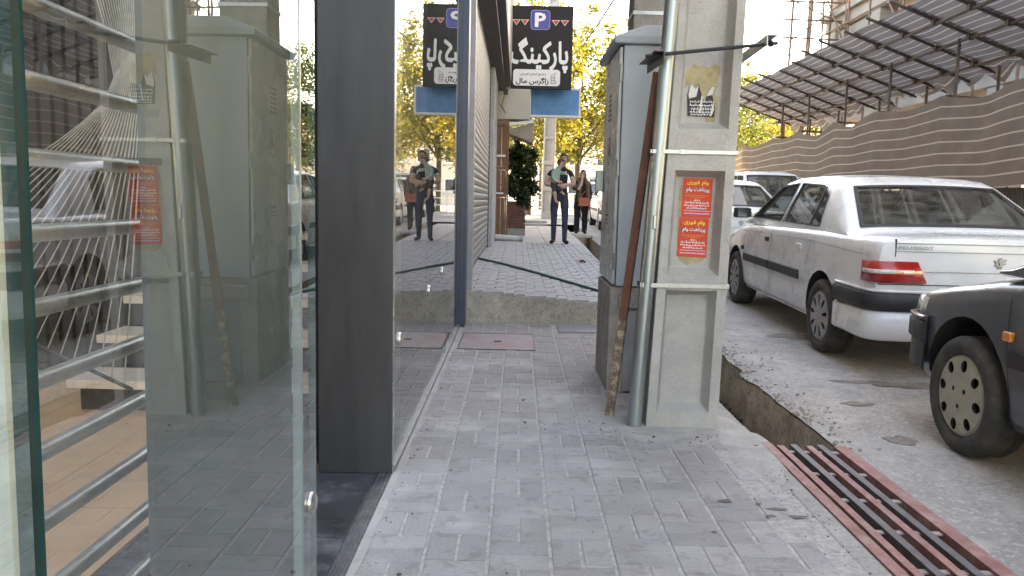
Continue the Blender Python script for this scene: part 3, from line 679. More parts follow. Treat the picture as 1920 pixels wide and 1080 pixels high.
# ------------------------------------------------------------------ concrete poles
POLEM = M('pole concrete', (0.43, 0.41, 0.38), 0.9, 0.14, 4, bump=0.005, bscale=70, spot=0.55, spotcol=(0.33, 0.31, 0.28), spotscale=15, low=.5, high=.75, speck=[(.28, (.28, .265, .24), 60), (.4, (.52, .50, .47), 5)])
POLED = M('old pole concrete', (0.31, 0.30, 0.28), 0.92, 0.2, 8, bump=0.004, bscale=40, spot=0.6, spotcol=(0.17, 0.16, 0.15), spotscale=18)
GLUE = M('yellow glue stain', (0.36, 0.28, 0.14), 0.7, 0.3, 20, spot=.5, spotcol=(.45, .4, .3), spotscale=14)
STRAP = M('steel strap', (0.36, 0.37, 0.38), 0.35, 0.15, 20, metal=0.7)
def pole_mesh(xL, xR, y0, depth, H, pockets, rec=0.085, u0=.135, u1=.855):
    """concrete pole with recessed panels on its near face"""
    mb = MB(); X = lambda u, z: xL(z) + (xR(z) - xL(z)) * u
    zl = [0.0]
    for a, b2 in pockets: zl += [a, b2]
    zl.append(H)
    def q(ua, ub, za, zb):
        n = max(1, int((zb - za) / .12))
        for i in range(n):
            p, r_ = za + (zb - za) * i / n, za + (zb - za) * (i + 1) / n
            mb.quad((X(ua, p), y0, p), (X(ub, p), y0, p), (X(ub, r_), y0, r_), (X(ua, r_), y0, r_))
    cuts = sorted(zl)
    for i in range(len(cuts) - 1):
        q(0, u0, cuts[i], cuts[i + 1]); q(u1, 1, cuts[i], cuts[i + 1])
        if i % 2 == 0: q(u0, u1, cuts[i], cuts[i + 1])
    for a, b2 in pockets:
        o = [(u0, a), (u1, a), (u1, b2), (u0, b2)]; i_ = [(u0 + .07, a + .035), (u1 - .07, a + .035), (u1 - .07, b2 - .03), (u0 + .07, b2 - .03)]
        for k in range(4):
            A, B, C, D = o[k], o[(k + 1) % 4], i_[(k + 1) % 4], i_[k]
            mb.quad((X(*A), y0, A[1]), (X(*B), y0, B[1]), (X(*C), y0 + rec, C[1]), (X(*D), y0 + rec, D[1]))
        mb.quad(*[(X(*p), y0 + rec, p[1]) for p in i_])
    yb = y0 + depth
    for za, zb in zip(cuts[:-1], cuts[1:]):
        n = max(1, int((zb - za) / .12)) 
        for i in range(n):
            p, r_ = za + (zb - za) * i / n, za + (zb - za) * (i + 1) / n
            mb.quad((X(0, p), yb, p), (X(0, p), y0, p), (X(0, r_), y0, r_), (X(0, r_), yb, r_))
            mb.quad((X(1, p), y0, p), (X(1, p), yb, p), (X(1, r_), yb, r_), (X(1, r_), y0, r_))
    mb.quad((X(0, 0), yb, 0), (X(1, 0), yb, 0), (X(1, H), yb, H), (X(0, H), yb, H)); mb.quad((X(0, H), y0, H), (X(1, H), y0, H), (X(1, H), yb, H), (X(0, H), yb, H))
    return mb
xL = lambda z: .686 + .038 * z - .0009 * z * z; xR = lambda z: 1.056 + .0183 * z - .0009 * z * z
PK = [(.085, .715), (.79, 1.315), (1.52, 2.45), (2.65, 3.7), (3.9, 5.0), (5.2, 6.3), (6.5, 7.6)]
npole = thing('concrete_pole', 'pale concrete pole with recessed panels and red posters beside the steel pipe', 'pole', (0.87, 4.1, 0), group='concrete poles')
def shifted(mb, d):
    mb.v = [(v[0] - d[0], v[1] - d[1], v[2] - d[2]) for v in mb.v]; return mb
D0 = (0.87, 4.1, 0)
po = shifted(pole_mesh(xL, xR, 4.0, .27, 8.6, PK), D0).build('shaft', POLEM, npole, bevel=.007)
dsp = po.modifiers.new('rough', 'DISPLACE'); tx = bpy.data.textures.new('rough', 'CLOUDS'); tx.noise_scale = .05; dsp.texture = tx; dsp.strength = .006; dsp.mid_level = .5
for z, t in ((.728, .022), (1.395, .02)):
    mb = MB(); a = xL(z); b2 = xR(z)
    mb.box(a - .075, b2 + .006, 3.988, 3.992, z, z + t); mb.box(b2 + .004, b2 + .008, 3.99, 4.28, z, z + t); mb.box(a - .085, a - .078, 3.99, 4.1, z, z + t)
    mb.box(a + .06, a + .085, 3.984, 3.990, z - .003, z + t + .003)
    shifted(mb, D0).build('strap', STRAP, npole, bevel=.001)
bk = MB()
bk.bar((.655, 3.86, 1.865), (.665, 4.42, 1.895), .045, .005); bk.bar((.678, 3.86, 1.84), (.688, 4.42, 1.87), .005, .05)
shifted(bk, D0).build('angle_iron', WORNG, npole)
bk = MB(); bk.bar((1.165, 3.88, 1.93), (1.135, 4.42, 1.89), .005, .05); bk.bar((1.19, 3.88, 1.953), (1.16, 4.42, 1.913), .05, .005)
shifted(bk, D0).build('angle_iron', GALV, npole)
mb = MB(); mb.tube([(.60, 3.93, 1.852), (1.23, 3.93, 1.925)], .009, 8); 
for x, s in ((.64, .018), (.655, .015), (1.19, .017)): mb.tube([(x, 3.93, 1.857 + (x - .64) * .116), (x + .016, 3.93, 1.859 + (x - .64) * .116)], s, 6)
shifted(mb, D0).build('threaded_rod', BLACKM, npole)
# glue and posters in the recesses
def face(x, z, y=4.0828): return (x, y, z)
def patch(cx, cz, w, h, y, n=44, amp=.18, seed=0):
    pts = []
    for i in range(n):
        a = 2 * math.pi * i / n; ca, sa = math.cos(a), math.sin(a); r = 1 / max(abs(ca), abs(sa)) ** .8
        r *= 1 + amp * nz3(ca * 2 + seed, sa * 2, seed) + amp * .6 * nz3(ca * 7 + seed, sa * 7, seed); pts.append((cx + w / 2 * ca * r, cz + h / 2 * sa * r))
    mb = MB(); mb.prism(pts, 'y', y, y + .0006); return mb
XB = lambda u, z: xL(z) + (xR(z) - xL(z)) * u
shifted(patch(.905, 1.665, .18, .34, 4.0843, seed=4, amp=.3), D0).build('glue_stain', GLUE, npole)
shifted(patch(.898, 1.045, .155, .40, 4.0843, seed=9, amp=.08), D0).build('glue_stain', GLUE, npole)
REDP = M('red poster paper', (0.68, 0.045, 0.012), 0.6, 0.12, 12, spot=.15, spotcol=(.55, .08, .04), spotscale=20)
YEL = M('yellow print', (0.8, 0.60, 0.03), .6, .05, 9); WHT = M('white print', (0.78, 0.77, 0.76), .6, .05, 9); ORG = M('orange print', (.75, .3, .06), .6, .05, 9)
NAVY = M('navy print', (.03, .03, .18), .6, .1, 9); BLKP = M('black print', (.02, .02, .02), .6, .2, 20); DPAP = M('torn dark poster paper', (.035, .03, .03), .7, .3, 40); WPAP = M('white paper', (.6, .58, .54), .8, .15, 30)
def scribble(w, h, place, seed, lines):
    """rows of small print: joined strokes with dots, too small to read"""
    random.seed(seed); mb = MB()
    for (v, lw, lh) in lines:
        x = -lw / 2
        while x < lw / 2 - .002:
            wl_ = min(rn(.006, .016), lw / 2 - x)
            mb.add([place(a, b_, .0006) for a, b_ in ((x, v - lh * .18), (x + wl_, v - lh * .18), (x + wl_, v + lh * .12), (x, v + lh * .12))], [(0, 1, 2, 3)])
            for q in range(int(wl_ / .004) + 1):
                xx = x + rn(0, wl_ * .85); hh = rn(.3, 1) * lh * (1 if random.random() < .6 else -.8)
                mb.add([place(a, b_, .0008) for a, b_ in ((xx, v), (xx + .0016, v), (xx + .0016, v + hh), (xx, v + hh))], [(0, 1, 2, 3)])
            x += wl_ + .0025
    return mb
def poster(name, label, cx, cz, w, h, y, tilt):
    t = thing(name, label, 'poster', (cx, y, cz), group='red posters in the pole recess', rot=(0, tilt, 0))
    mb = MB(); n = 8
    vs_ = [(w * (i / n - .5), -.0012 + .0012 * nz3(i * .9, j * .9, cz * 9), h * (j / n - .5)) for j in range(n + 1) for i in range(n + 1)]
    mb.add(vs_, [(j * 9 + i, j * 9 + i + 1, (j + 1) * 9 + i + 1, (j + 1) * 9 + i) for j in range(n) for i in range(n)]); mb.build('paper', REDP, t)
    P = lambda u, v, d: (u, -.0032 - d, v)
    lettering(shape('وام فوری'), w * .72, h * .135, lambda u, v, d: P(u, v + h * .375, d), bold=.045).build('headline', YEL, t)
    lettering(shape('پرداخت وام'), w * .78, h * .15, lambda u, v, d: P(u, v + h * .195, d), bold=.075).build('print_outline', NAVY, t)
    lettering(shape('پرداخت وام'), w * .765, h * .14, lambda u, v, d: P(u, v + h * .195, d + .003), bold=.035).build('headline', WHT, t)
    scribble(w, h, lambda u, v, d: P(u, v, d), 3, [(h * .06, w * .8, h * .035), (h * .015, w * .5, h * .03)]).build('small_print', ORG, t)
    scribble(w, h, lambda u, v, d: P(u, v, d), 5, [(-h * .06, w * .2, h * .04), (-h * .125, w * .84, h * .05), (-h * .195, w * .86, h * .05), (-h * .265, w * .7, h * .045)]).build('small_print', WHT, t)
    mb = MB(); mb.add([P(a, b_, .0004) for a, b_ in ((-w * .42, -h * .42), (w * .45, -h * .42), (w * .45, -h * .385), (-w * .42, -h * .385))], [(0, 1, 2, 3)]); mb.add([P(a, b_, .0004) for a, b_ in ((-w * .42, -h * .345), (w * .45, -h * .345), (w * .45, -h * .32), (-w * .42, -h * .32))], [(0, 1, 2, 3)])
    mb.build('print_band', M('pink print', (.6, .35, .45), .6, .3, 60), t)
poster('poster', 'upper of two red loan posters with yellow heading', .913, 1.181, .150, .198, 4.0822, .02)
poster('poster', 'lower of two red loan posters with yellow heading', .902, .979, .150, .198, 4.0822, .03)
tp = thing('torn_poster', 'torn black and white poster on yellow glue', 'poster', (.915, 4.0822, 1.665))
mb = MB(); mb.prism([(-.07, -.075), (.065, -.08), (.068, -.03), (.05, .03), (.062, .07), (.045, .075), (.02, .02), (.012, -.01), (-.002, .03), (-.02, .08), (-.035, .06), (-.06, .085), (-.075, .03)], 'y', -.0014, 0); mb.build('paper', DPAP, tp)
mb = MB()
for pl in ([(-.066, .01), (-.03, .02), (-.02, .075), (-.035, .058), (-.06, .083), (-.07, .03)], [(.022, .024), (.05, .03), (.06, .068), (.046, .073)], [(-.012, -.06), (-.004, -.062), (.004, .02), (-.004, .028)], [(.05, -.075), (.063, -.04), (.058, .0), (.045, -.05)]): mb.prism(pl, 'y', -.0022, -.0015)
mb.build('torn_flap', WPAP, tp)
scribble(.14, .16, lambda u, v, d: (u, -.0015 - d, v), 8, [(-.005, .12, .010), (-.022, .12, .012), (-.04, .11, .012), (-.055, .12, .012), (-.068, .11, .010)]).build('small_print', WHT, tp)

def pole2(name, label, loc, w, d, H, lean, mat, strap=None, pk=None):
    t = thing(name, label, 'pole', loc, group='concrete poles', rot=(0, lean, 0))
    if pk: mb = pole_mesh(lambda z: -w / 2, lambda z: w / 2 - .01 * z, 0, d, H, pk, .08)
    else: mb = MB(); mb.box(-w / 2, w / 2, 0, d, 0, H)
    mb.build('shaft', mat, t, bevel=.012)
    if strap: 
        m2 = MB(); m2.box(-w / 2 - .004, w / 2 + .004, -.006, d + .006, strap, strap + .025); m2.build('strap', STRAP, t)
    return t
pole2('concrete_pole', 'rough grey concrete pole rising behind the metal cabinet', (.92, 5.72, 0), .34, .3, 8.5, .012, POLED, strap=2.45)
pole2('concrete_pole', 'sunlit concrete pole far behind the man carrying a child', (1.13, 30, .45), .46, .32, 9, .012, POLEM, pk=[(.25 + .95 * i, 1.08 + .95 * i) for i in range(9)])

# steel pipe and rusty tube
cp = thing('steel_conduit', 'tall galvanised steel pipe strapped to the concrete pole', 'pipe', (.632, 4.02, 0))
mb = MB(); mb.tube([(0, 0, 0), (.012, 0, .3), (.1, 0, 2.1), (.28, 0.03, 6)], .0375, 20); mb.build('pipe_wall', GALV, cp, smooth=60)
MB().box(.045, .062, -.048, -.03, 1.02, 1.09).build('clip', STRAP, cp, bevel=.004)
rt = thing('rusty_tube', 'rusty square tube leaning against the galvanised pipe', 'tube', (.528, 4.235, 0))
A = Vector((0, 0, 0)); B = Vector((.158, -.16, 1.80)); C = A.lerp(B, .30)
mb = MB(); mb.bar(C, B, .042, .042, up=(.3, 1, 0)); mb.build('tube_wall', RUST, rt, bevel=.003)
mb = MB(); mb.bar(A, C - (B - A) * .0005, .045, .045, up=(.3, 1, 0)); o = mb.build('painted_foot', RUSTP, rt, bevel=.004)

# ------------------------------------------------------------------ electricity cabinet
CABM = M('grey cabinet paint', (0.46, 0.55, 0.62), 0.45, 0.08, 3, spot=.2, spotcol=(.37, .43, .48), spotscale=7, stretch=(1, 1, .5))
CABL = M('weathered cabinet door paint', (0.66, 0.64, 0.61), 0.28, 0.1, 3, spot=.3, spotcol=(.48, .46, .43), spotscale=7)
cb = thing('electric_cabinet', 'tall grey metal electrical cabinet on a concrete plinth', 'cabinet', (.60, 4.75, 0))
PL = M('plinth concrete', (0.52, 0.47, 0.42), 0.92, .25, 5, bump=.005, bscale=40, spot=.5, spotcol=(.17, .15, .13), spotscale=12)
mb = MB(); mb.box(-.03, .42, .03, .72, -.02, .645); mb.build('plinth', PL, cb, bevel=.012)
mb = MB(); mb.box(.06, .40, .0, .028, .01, .50); mb.build('plinth_plate', M('dull plinth plate', (.33, .34, .35), .7, .2, 5), cb, bevel=.004)
mb = MB(); mb.box(.02, .40, -.012, .028, .52, .60); mb.build('plinth_beam', CONC, cb, bevel=.008)
mb = MB(); mb.box(.0, .44, 0, .75, .65, 2.06); mb.build('body', CABM, cb, bevel=.006)
mb = MB(); mb.box(-.022, -.003, .012, .735, .66, 2.05); dr = mb.build('door', CABL, cb, bevel=.004)
mb = MB(); mb.box(-.004, -.001, .002, .012, .66, 2.05); mb.build('door_gap', BLACKM, cb)
rf = MB(); rf.add([(-.06, -.04, 2.062), (.47, -.04, 2.062), (.47, .79, 2.062), (-.06, .79, 2.062), (-.065, -.045, 2.10), (.475, -.045, 2.10), (.475, .795, 2.10), (-.065, .795, 2.10), (.12, -.02, 2.17), (.40, -.02, 2.17), (.40, .77, 2.17), (.12, .77, 2.17)],
   [(0, 3, 2, 1), (0, 1, 5, 4), (1, 2, 6, 5), (2, 3, 7, 6), (3, 0, 4, 7), (4, 5, 9, 8), (5, 6, 10, 9), (6, 7, 11, 10), (7, 4, 8, 11), (8, 9, 10, 11)]); rf.build('roof', CABM, cb, bevel=.008)
vt = MB()
for i in range(6):
    for j in range(3): vt.box(-.0235, -.0222, .36 + j * .045 , .392 + j * .045, 1.66 + i * .03 , 1.676 + i * .03)
vt.build('vent', BLACKM, dr)
mb = MB(); mb.box(-.075, -.0225, .655, .70, 1.22, 1.36); mb.build('lock', GALV, dr, bevel=.005); 
mb = MB(); mb.lathe([(.008, 0), (.008, -.004), (0, -.004)], 'x', 10, c=(-.0755, .678, 1.29)); mb.build('keyhole', BLACKM, dr)
for z in (.8, 1.35, 1.9):
    mb = MB(); mb.tube([(-.012, .004, z - .05), (-.012, .004, z + .05)], .010, 8); mb.build('hinge', GALV, cb)
RDP = M('faded red print', (.36, .12, .1), .6, .3, 30, spot=.5, spotcol=(.36, .34, .32), spotscale=40)
mb = MB(); n = 40
for ro, ri_, cz in ((.078, .066, 1.47),):
    for k in range(n):
        a, b2 = 2 * math.pi * k / n, 2 * math.pi * (k + 1) / n
        mb.quad(*[(-.0228, .40 + r * math.sin(t), cz + r * 1.15 * math.cos(t)) for r, t in ((ri_, a), (ro, a), (ro, b2), (ri_, b2))])
mb.quad((-.0228, .36, 1.44), (-.0228, .41, 1.45), (-.0228, .41, 1.52), (-.0228, .36, 1.5)); mb.quad((-.0229, .41, 1.43), (-.0229, .44, 1.45), (-.0229, .43, 1.49), (-.0229, .405, 1.48))
mb.build('emblem', RDP, dr)
mb = MB()
T3 = [(.40, 1.24), (.335, 1.06), (.465, 1.06)]; T2 = [(.40, 1.205), (.352, 1.075), (.448, 1.075)]
for k in range(3):
    a, b2, c_, d = T3[k], T3[(k + 1) % 3], T2[(k + 1) % 3], T2[k]; mb.quad(*[(-.0228, p[0], p[1]) for p in (a, b2, c_, d)])
mb.add([(-.0229, y, z) for y, z in ((.405, 1.165), (.388, 1.125), (.402, 1.13), (.395, 1.09), (.415, 1.138), (.4, 1.135))], [(0, 1, 2, 3, 4, 5)])
for z, w in ((1.035, .10), (1.01, .13)): mb.quad((-.0228, .40 - w / 2, z), (-.0228, .40 + w / 2, z), (-.0228, .40 + w / 2, z + .01), (-.0228, .40 - w / 2, z + .01))
mb.build('warning_triangle', RDP, dr)

# ------------------------------------------------------------------ drain grates
gr = thing('drain_grate', 'red oxide steel drain grate with long bars at the pavement edge', 'drain grate', (1.215, 3.78, 0))
mb = MB(); mb.box(0, .045, -2.8, 0, -.004, .006); mb.box(0, .006, -2.8, 0, -.06, -.004); mb.build('frame', RUSTG, gr, bevel=.0015)
mb = MB(); mb.box(.352, .412, -2.8, 0, -.016, -.006); mb.box(.352, .358, -2.8, 0, -.075, -.016); mb.build('frame', RUSTG, gr, bevel=.0015)
for k, (x, m_) in enumerate(((.092, RUSTG), (.158, WORNG), (.224, RUSTG), (.292, WORNG))):
    mb = MB(); x += .004 * ((k * 7) % 3 - 1); mb.box(x - .016, x + .016, -2.8, -.01 + .02 * (k % 2), -.012, -.004); mb.box(x + .008, x + .015, -2.8, -.01 + .02 * (k % 2), -.06, -.012); mb.box(x - .015, x - .009, -2.8, -.01, -.045, -.012); mb.build('bar', m_, gr, bevel=.001)
for k in range(9):
    y = -.06 - .31 * k; mb = MB(); mb.box(.02, .395, y - .014, y + .014, -.024, -.0185); mb.box(.02, .395, y + .008, y + .0139, -.06, -.024); mb.build('cross_bar', M('pale worn cross bar', (.36, .3, .28), .6, .3, 15, spot=.5, spotcol=(.2, .09, .07)), gr)
fg = thing('drain_grate', 'pale far drain grate beside the woman with the orange bag', 'drain grate', (xl(19.4), 19.4, zs(1.4, 19.4)), group=None)
for k in range(14): MB().box(.02, .42, .0 + k * .15, .07 + k * .15, -.05, 0.0).build('bar', M('pale steel bar', (.5, .48, .46), .5, .2, 9), fg)
mb = MB(); mb.box(0, .02, -.02, 2.1, -.06, .004); mb.box(.42, .44, -.02, 2.1, -.06, .004); mb.build('frame', WORNG, fg)

# manhole covers, hose, leaf
mc = thing('manhole_cover', 'steel inspection cover with a faded red patch at the foot of the step', 'manhole cover', (-.137, 6.405, 0), group='inspection covers in the pavement')
RC = M('steel cover with red paint', (.25, .21, .21), .6, .25, 9, spot=.8, spotcol=(.34, .10, .11), spotscale=2.6, low=.5, high=.62)
mb = MB(); mb.cbox(-.295, .295, -.36, .36, -.03, .004, .004); mb.build('plate', RC, mc)
mb = MB()
for a in ((-.303, .303, -.37, -.362), (-.303, .303, .362, .37), (-.303, -.297, -.362, .362), (.297, .303, -.362, .362)): mb.box(a[0], a[1], a[2], a[3], -.03, .006)
mb.build('frame', WORNG, mc)
mb = MB(); mb.box(-.02, .03, -.03, .0, .0045, .007); mb.tube([(-.02, -.04, .006), (-.02, -.05, .012), (.03, -.05, .012), (.03, -.04, .006)], .004, 6); mb.build('lifting_eye', BLACKM, mc)
mc2 = thing('manhole_cover', 'small plain grey inspection cover against the concrete step', 'manhole cover', (.57, 7.08, 0), group='inspection covers in the pavement')
mb = MB(); mb.cbox(-.18, .18, -.18, .18, -.03, .012, .006); mb.build('plate', M('slate grey cover', (.2, .205, .23), .7, .2, 9, bump=.001), mc2)
mb = MB(); mb.box(-.19, -.182, -.19, .19, -.03, .006); mb.box(-.182, .19, -.19, -.182, -.03, .006); mb.build('frame', JOINT, mc2)
hp = []
for i in range(40):
    t = i / 39; x = -.52 + 1.85 * t; y = 11.1 - 3.75 * t + .12 * math.sin(t * 5) * (1 - t); hp.append((x, y, zs(x, y) + .017 + (.0 if x < 1.15 else -.25 * (x - 1.15))))
mb = MB(); mb.tube(hp, .016, 10); tag(mb.build('garden_hose', M('green hose', (.02, .085, .07), .45, .2, 12), smooth=60), 'dark green hose lying across the raised pavement', 'hose')
lf = MB(); random.seed(3)
for k in range(9):
    a = k * .7; r = rn(.03, .07); c_ = Vector((rn(-.04, .04), rn(-.03, .03), .02)); d = Vector((math.cos(a), math.sin(a), rn(.1, .6))) * r; s = Vector((-math.sin(a), math.cos(a), rn(-.3, .3))) * r * .5
    lf.quad(c_ - d, c_ + s, c_ + d, c_ - s)
lo = lf.build('dead_leaf', M('dead leaf', (.17, .06, .035), .8, .3, 20)); lo.location = (.97, 11.75, zs(.97, 11.75) + .005); tag(lo, 'curled brown dead leaf on the raised pavement', 'leaf')
for k, (x, y) in enumerate(((1.17, 3.72),)):
    mb = MB(); mb.lathe([(0, .006), (.010, .006), (.013, 0), (.014, 0)], 'z', 12); o = mb.build('bottle_cap', BLACKM); o.location = (x, y, .001); tag(o, ['black bottle cap by the near corner of the drain grate', 'dark bottle cap lying on the pavers before the rusty tube'][k], 'bottle cap')

# ------------------------------------------------------------------ signs
SGB = M('black sign face', (.016, .013, .014), .45, .2, 3, spec=.22); SGBL = M('blue sign patch', (.02, .025, .30), .35, .1, 5); SGW = M('white sign print', (.80, .80, .80), .5, .03, 5); SGR = M('red sign print', (.55, .035, .03), .5, .05, 5)
ps = thing('parking_sign', 'black hanging parking sign with blue P and white Persian lettering', 'sign', (.455, 17.5, 3.535))
W_, H_ = 1.30, 1.73
SX = lambda px, py=90: -.187 + (px - 962) * .01135 - (py - 10) * .00013 - .455
SZ = lambda py: 5.264 - (py - 10) * .01114 - 3.535
mb = MB(); mb.box(-W_ / 2, W_ / 2, 0, .14, 0, H_); mb.build('panel', SGB, ps, bevel=.006)
mb = MB(); mb.box(-W_ / 2 - .3, -W_ / 2, .05, .09, .25, .29); mb.box(-W_ / 2 - .3, -W_ / 2, .05, .09, 1.4, 1.44); mb.build('bracket', WORNG, ps)
mb = MB(); mb.prism(rrect(SX(1015), SZ(36), .415, .41, .08), 'y', -.006, -.0005); mb.build('print_border', M('pale blue line', (.35, .35, .6), .4, .05, 5), ps)
mb = MB(); mb.prism(rrect(SX(1015), SZ(36), .395, .39, .075), 'y', -.009, -.0065); mb.build('blue_square', SGBL, ps)
lettering('P', .205, .27, lambda u, v, d: (SX(1015) + u, -.010 - d, SZ(36) + v), bold=.035).build('letter', SGW, ps)
for cx in (970, 986, 1044, 1061):
    for mt, s, y in ((SGW, 1.0, -.004), (SGR, .78, -.0065)):
        cz = SZ(40); mb = MB(); mb.prism([(SX(cx) - .088 * s, cz + .045 * s), (SX(cx), cz - .07 * s), (SX(cx) + .088 * s, cz + .045 * s)], 'y', y, y + .002); mb.build('triangle', mt, ps)
lettering(shape('پارکینگ'), 1.22, .70, lambda u, v, d: (SX(1014.5, 100) + u, -.004 - d, SZ(102) + v), bold=.03, dz=.0008).build('lettering', SGW, ps)
mb = MB(); mb.prism(rrect(SX(1011, 145), SZ(144), 1.01, .345, .07), 'y', -.004, -.0005); mb.build('white_patch', SGW, ps)
lettering(shape('مجتمع تجاری تفریحی'), .56, .075, lambda u, v, d: (SX(1004, 140) + u, -.005 - d, SZ(138) + v), bold=.012).build('lettering', BLKP, ps)
lettering(shape('زاگرس مال'), .70, .15, lambda u, v, d: (SX(1003, 150) + u, -.005 - d, SZ(151) + v), bold=.03).build('lettering', BLKP, ps)
mb = MB(); lx, lz = SX(1043, 146), SZ(145)
for k in range(5): mb.bar((lx - .05, -.005, lz - .11 + k * .035), (lx + .05 - .008 * k, -.005, lz - .11 + k * .035), .002, .010)
mb.tube([(lx - .05, -.005, lz - .12), (lx - .055, -.005, lz + .05), (lx + .05, -.005, lz + .12), (lx + .02, -.005, lz + .04), (lx + .05, -.005, lz - .10)], .005, 4); mb.build('emblem', BLKP, ps)
bs = thing('blue_light_box', 'blank blue light box with a white frame below the parking sign', 'sign', (.785, 18.1, 3.0))
mb = MB(); mb.box(-.53, .53, -.004, .2, .05, .60); mb.build('face', M('faded blue sheet', (.045, .23, .50), .5, .25, 3, spot=.45, spotcol=(.13, .30, .45), spotscale=3), bs)
mb = MB(); mb.box(-.575, .575, -.02, .21, 0, .048); mb.box(-.575, .575, -.02, .21, .602, .65); mb.box(-.575, -.532, -.02, .21, .048, .602); mb.box(.532, .575, -.02, .21, .048, .602); mb.build('frame', WHITEP, bs, bevel=.006)
MB().box(-1.2, -.575, .08, .12, .3, .34).build('arm', WORNG, bs)
# ------------------------------------------------------------------ cars
def paint(name, col, dirt=(.3, .27, .23), amt=.35, rough=.28, metal=0.0, coat=.6):
    return M(name, col, rough, .05, 2.5, spot=amt, spotcol=dirt, spotscale=3.5, low=.5, high=.85, coat=coat, metal=metal)
PW = paint('white car paint', (.73, .73, .735), (.55, .52, .48), .04)
PD = paint('dark grey car paint', (.044, .051, .068), (.16, .15, .14), .45, .35)
PS = paint('silver car paint', (.42, .42, .43), (.3, .28, .25), .3, .3, .4)
PG = paint('champagne car paint', (.40, .38, .34), (.3, .28, .25), .3, .3, .3)
TYRE = M('tyre rubber', (.045, .043, .041), .85, .3, 12, spot=.55, spotcol=(.13, .115, .10), spotscale=9, bump=.001, bscale=80)
BLKT = M('black bumper plastic', (.018, .018, .022), .55, .3, 6, spot=.3, spotcol=(.08, .075, .07), spotscale=10)
HUBS = M('silver wheel cover', (.34, .34, .34), .4, .15, 14, metal=.35, spot=.4, spotcol=(.16, .15, .13), spotscale=10)
HUBG = M('dusty beige wheel cover', (.40, .38, .31), .5, .15, 14, metal=.1, spot=.35, spotcol=(.16, .14, .11), spotscale=10)
WELL = M('wheel well', (.025, .022, .02), .9, .4, 8)
UNDER = M('car underside', (.02, .019, .018), .9, .3, 6)
CGL = glass_front('car glass', 1.5, (.45, .48, .46), .10, 0.02, (.5, .48, .44))
CGLD = glass_front('tinted car glass', 1.42, (.22, .24, .23), .02, 0.02, (.4, .4, .38))
RUBS = M('window rubber', (.02, .02, .021), .6, .2, 20)
REDL = M('red lamp lens', (.40, .010, .010), .2, .25, 40, spec=.6, coat=.4, spot=.5, spotcol=(.55, .03, .02), spotscale=60)
CLRL = M('clear lamp lens', (.62, .60, .58), .12, .25, 60, spec=.8, coat=.6)
AMBL = M('amber lamp lens', (.75, .22, .02), .2, .2, 40, spec=.8, coat=.8)
CHR = M('chrome badge', (.55, .55, .56), .2, .1, 30, metal=.9)
BADG = M('grey badge', (.34, .34, .35), .3, .1, 30, metal=.6)
SEATM = M('car seat cloth', (.12, .115, .11), .9, .3, 9)
SHELFM = M('parcel shelf', (.30, .29, .25), .9, .2, 6)
CURT = M('pale sun shade', (.45, .52, .55), .7, .15, 6)

SEDAN = dict(
    lower=[(-2.21, .76, .36, .88, .905), (-2.20, .81, .31, .945, .975), (-2.15, .835, .27, .957, .988), (-2.0, .848, .245, .962, .996), (-1.6, .856, .22, .955, 1.0), (-1.0, .86, .2, .95, .985), (0, .86, .2, .93, .965), (.9, .86, .2, .905, .945),
           (1.2, .855, .2, .875, .925), (1.7, .845, .22, .80, .85), (2.0, .82, .26, .745, .785), (2.14, .78, .30, .70, .73), (2.19, .70, .36, .645, .66)],
    roof=[(-1.70, .955), (-1.62, 1.0), (-1.02, 1.335), (-.86, 1.38), (-.3, 1.405), (.2, 1.395), (.46, 1.36), (1.12, .965), (1.22, .92)], belt=.955, wb=.805, wr=.60, zr=1.39,
    panes=[[(1.02, .985), (.46, 1.318), (.03, 1.345), (.03, .985)], [(-.05, .985), (-.05, 1.345), (-.62, 1.325), (-.86, 1.24), (-1.0, .985)]], divider=(-.70, 1.31, -.76, .985),
    rear=((-1.60, 1.012, .70), (-1.06, 1.313, .56)), front=((1.08, .985, .70), (.50, 1.338, .56)), axles=(-1.30, 1.37), r=.295, ra=.345, len=(-2.21, 2.19))
SUV = dict(
    lower=[(-2.05, .80, .42, .92, .94), (-2.03, .86, .37, 1.0, 1.02), (-1.9, .88, .34, 1.05, 1.07), (-1, .89, .3, 1.05, 1.07), (0, .89, .3, 1.04, 1.06), (.9, .89, .3, 1.02, 1.05), (1.5, .88, .32, .98, 1.02), (1.9, .86, .36, .92, .95), (2.1, .80, .42, .84, .85)],
    roof=[(-2.0, 1.04), (-1.92, 1.2), (-1.72, 1.66), (-1.5, 1.71), (-.5, 1.74), (.2, 1.72), (.45, 1.67), (1.1, 1.04), (1.2, 1.0)], belt=1.05, wb=.85, wr=.68, zr=1.72,
    panes=[[(.98, 1.09), (.46, 1.60), (-.02, 1.63), (-.02, 1.09)], [(-.08, 1.09), (-.08, 1.63), (-.82, 1.62), (-.88, 1.09)], [(-.96, 1.09), (-.90, 1.61), (-1.5, 1.58), (-1.72, 1.12)]], divider=None,
    rear=((-1.935, 1.17, .70), (-1.745, 1.60, .62)), front=((1.06, 1.08, .74), (.50, 1.62, .64)), axles=(-1.25, 1.3), r=.35, ra=.40, len=(-2.05, 2.1))
def lerp_tab(tab, y):
    if y <= tab[0][0]: return tab[0][1:]
    for a, b in zip(tab[:-1], tab[1:]):
        if y <= b[0]:
            t = (y - a[0]) / (b[0] - a[0]); return tuple(p + (q - p) * t for p, q in zip(a[1:], b[1:]))
    return tab[-1][1:]
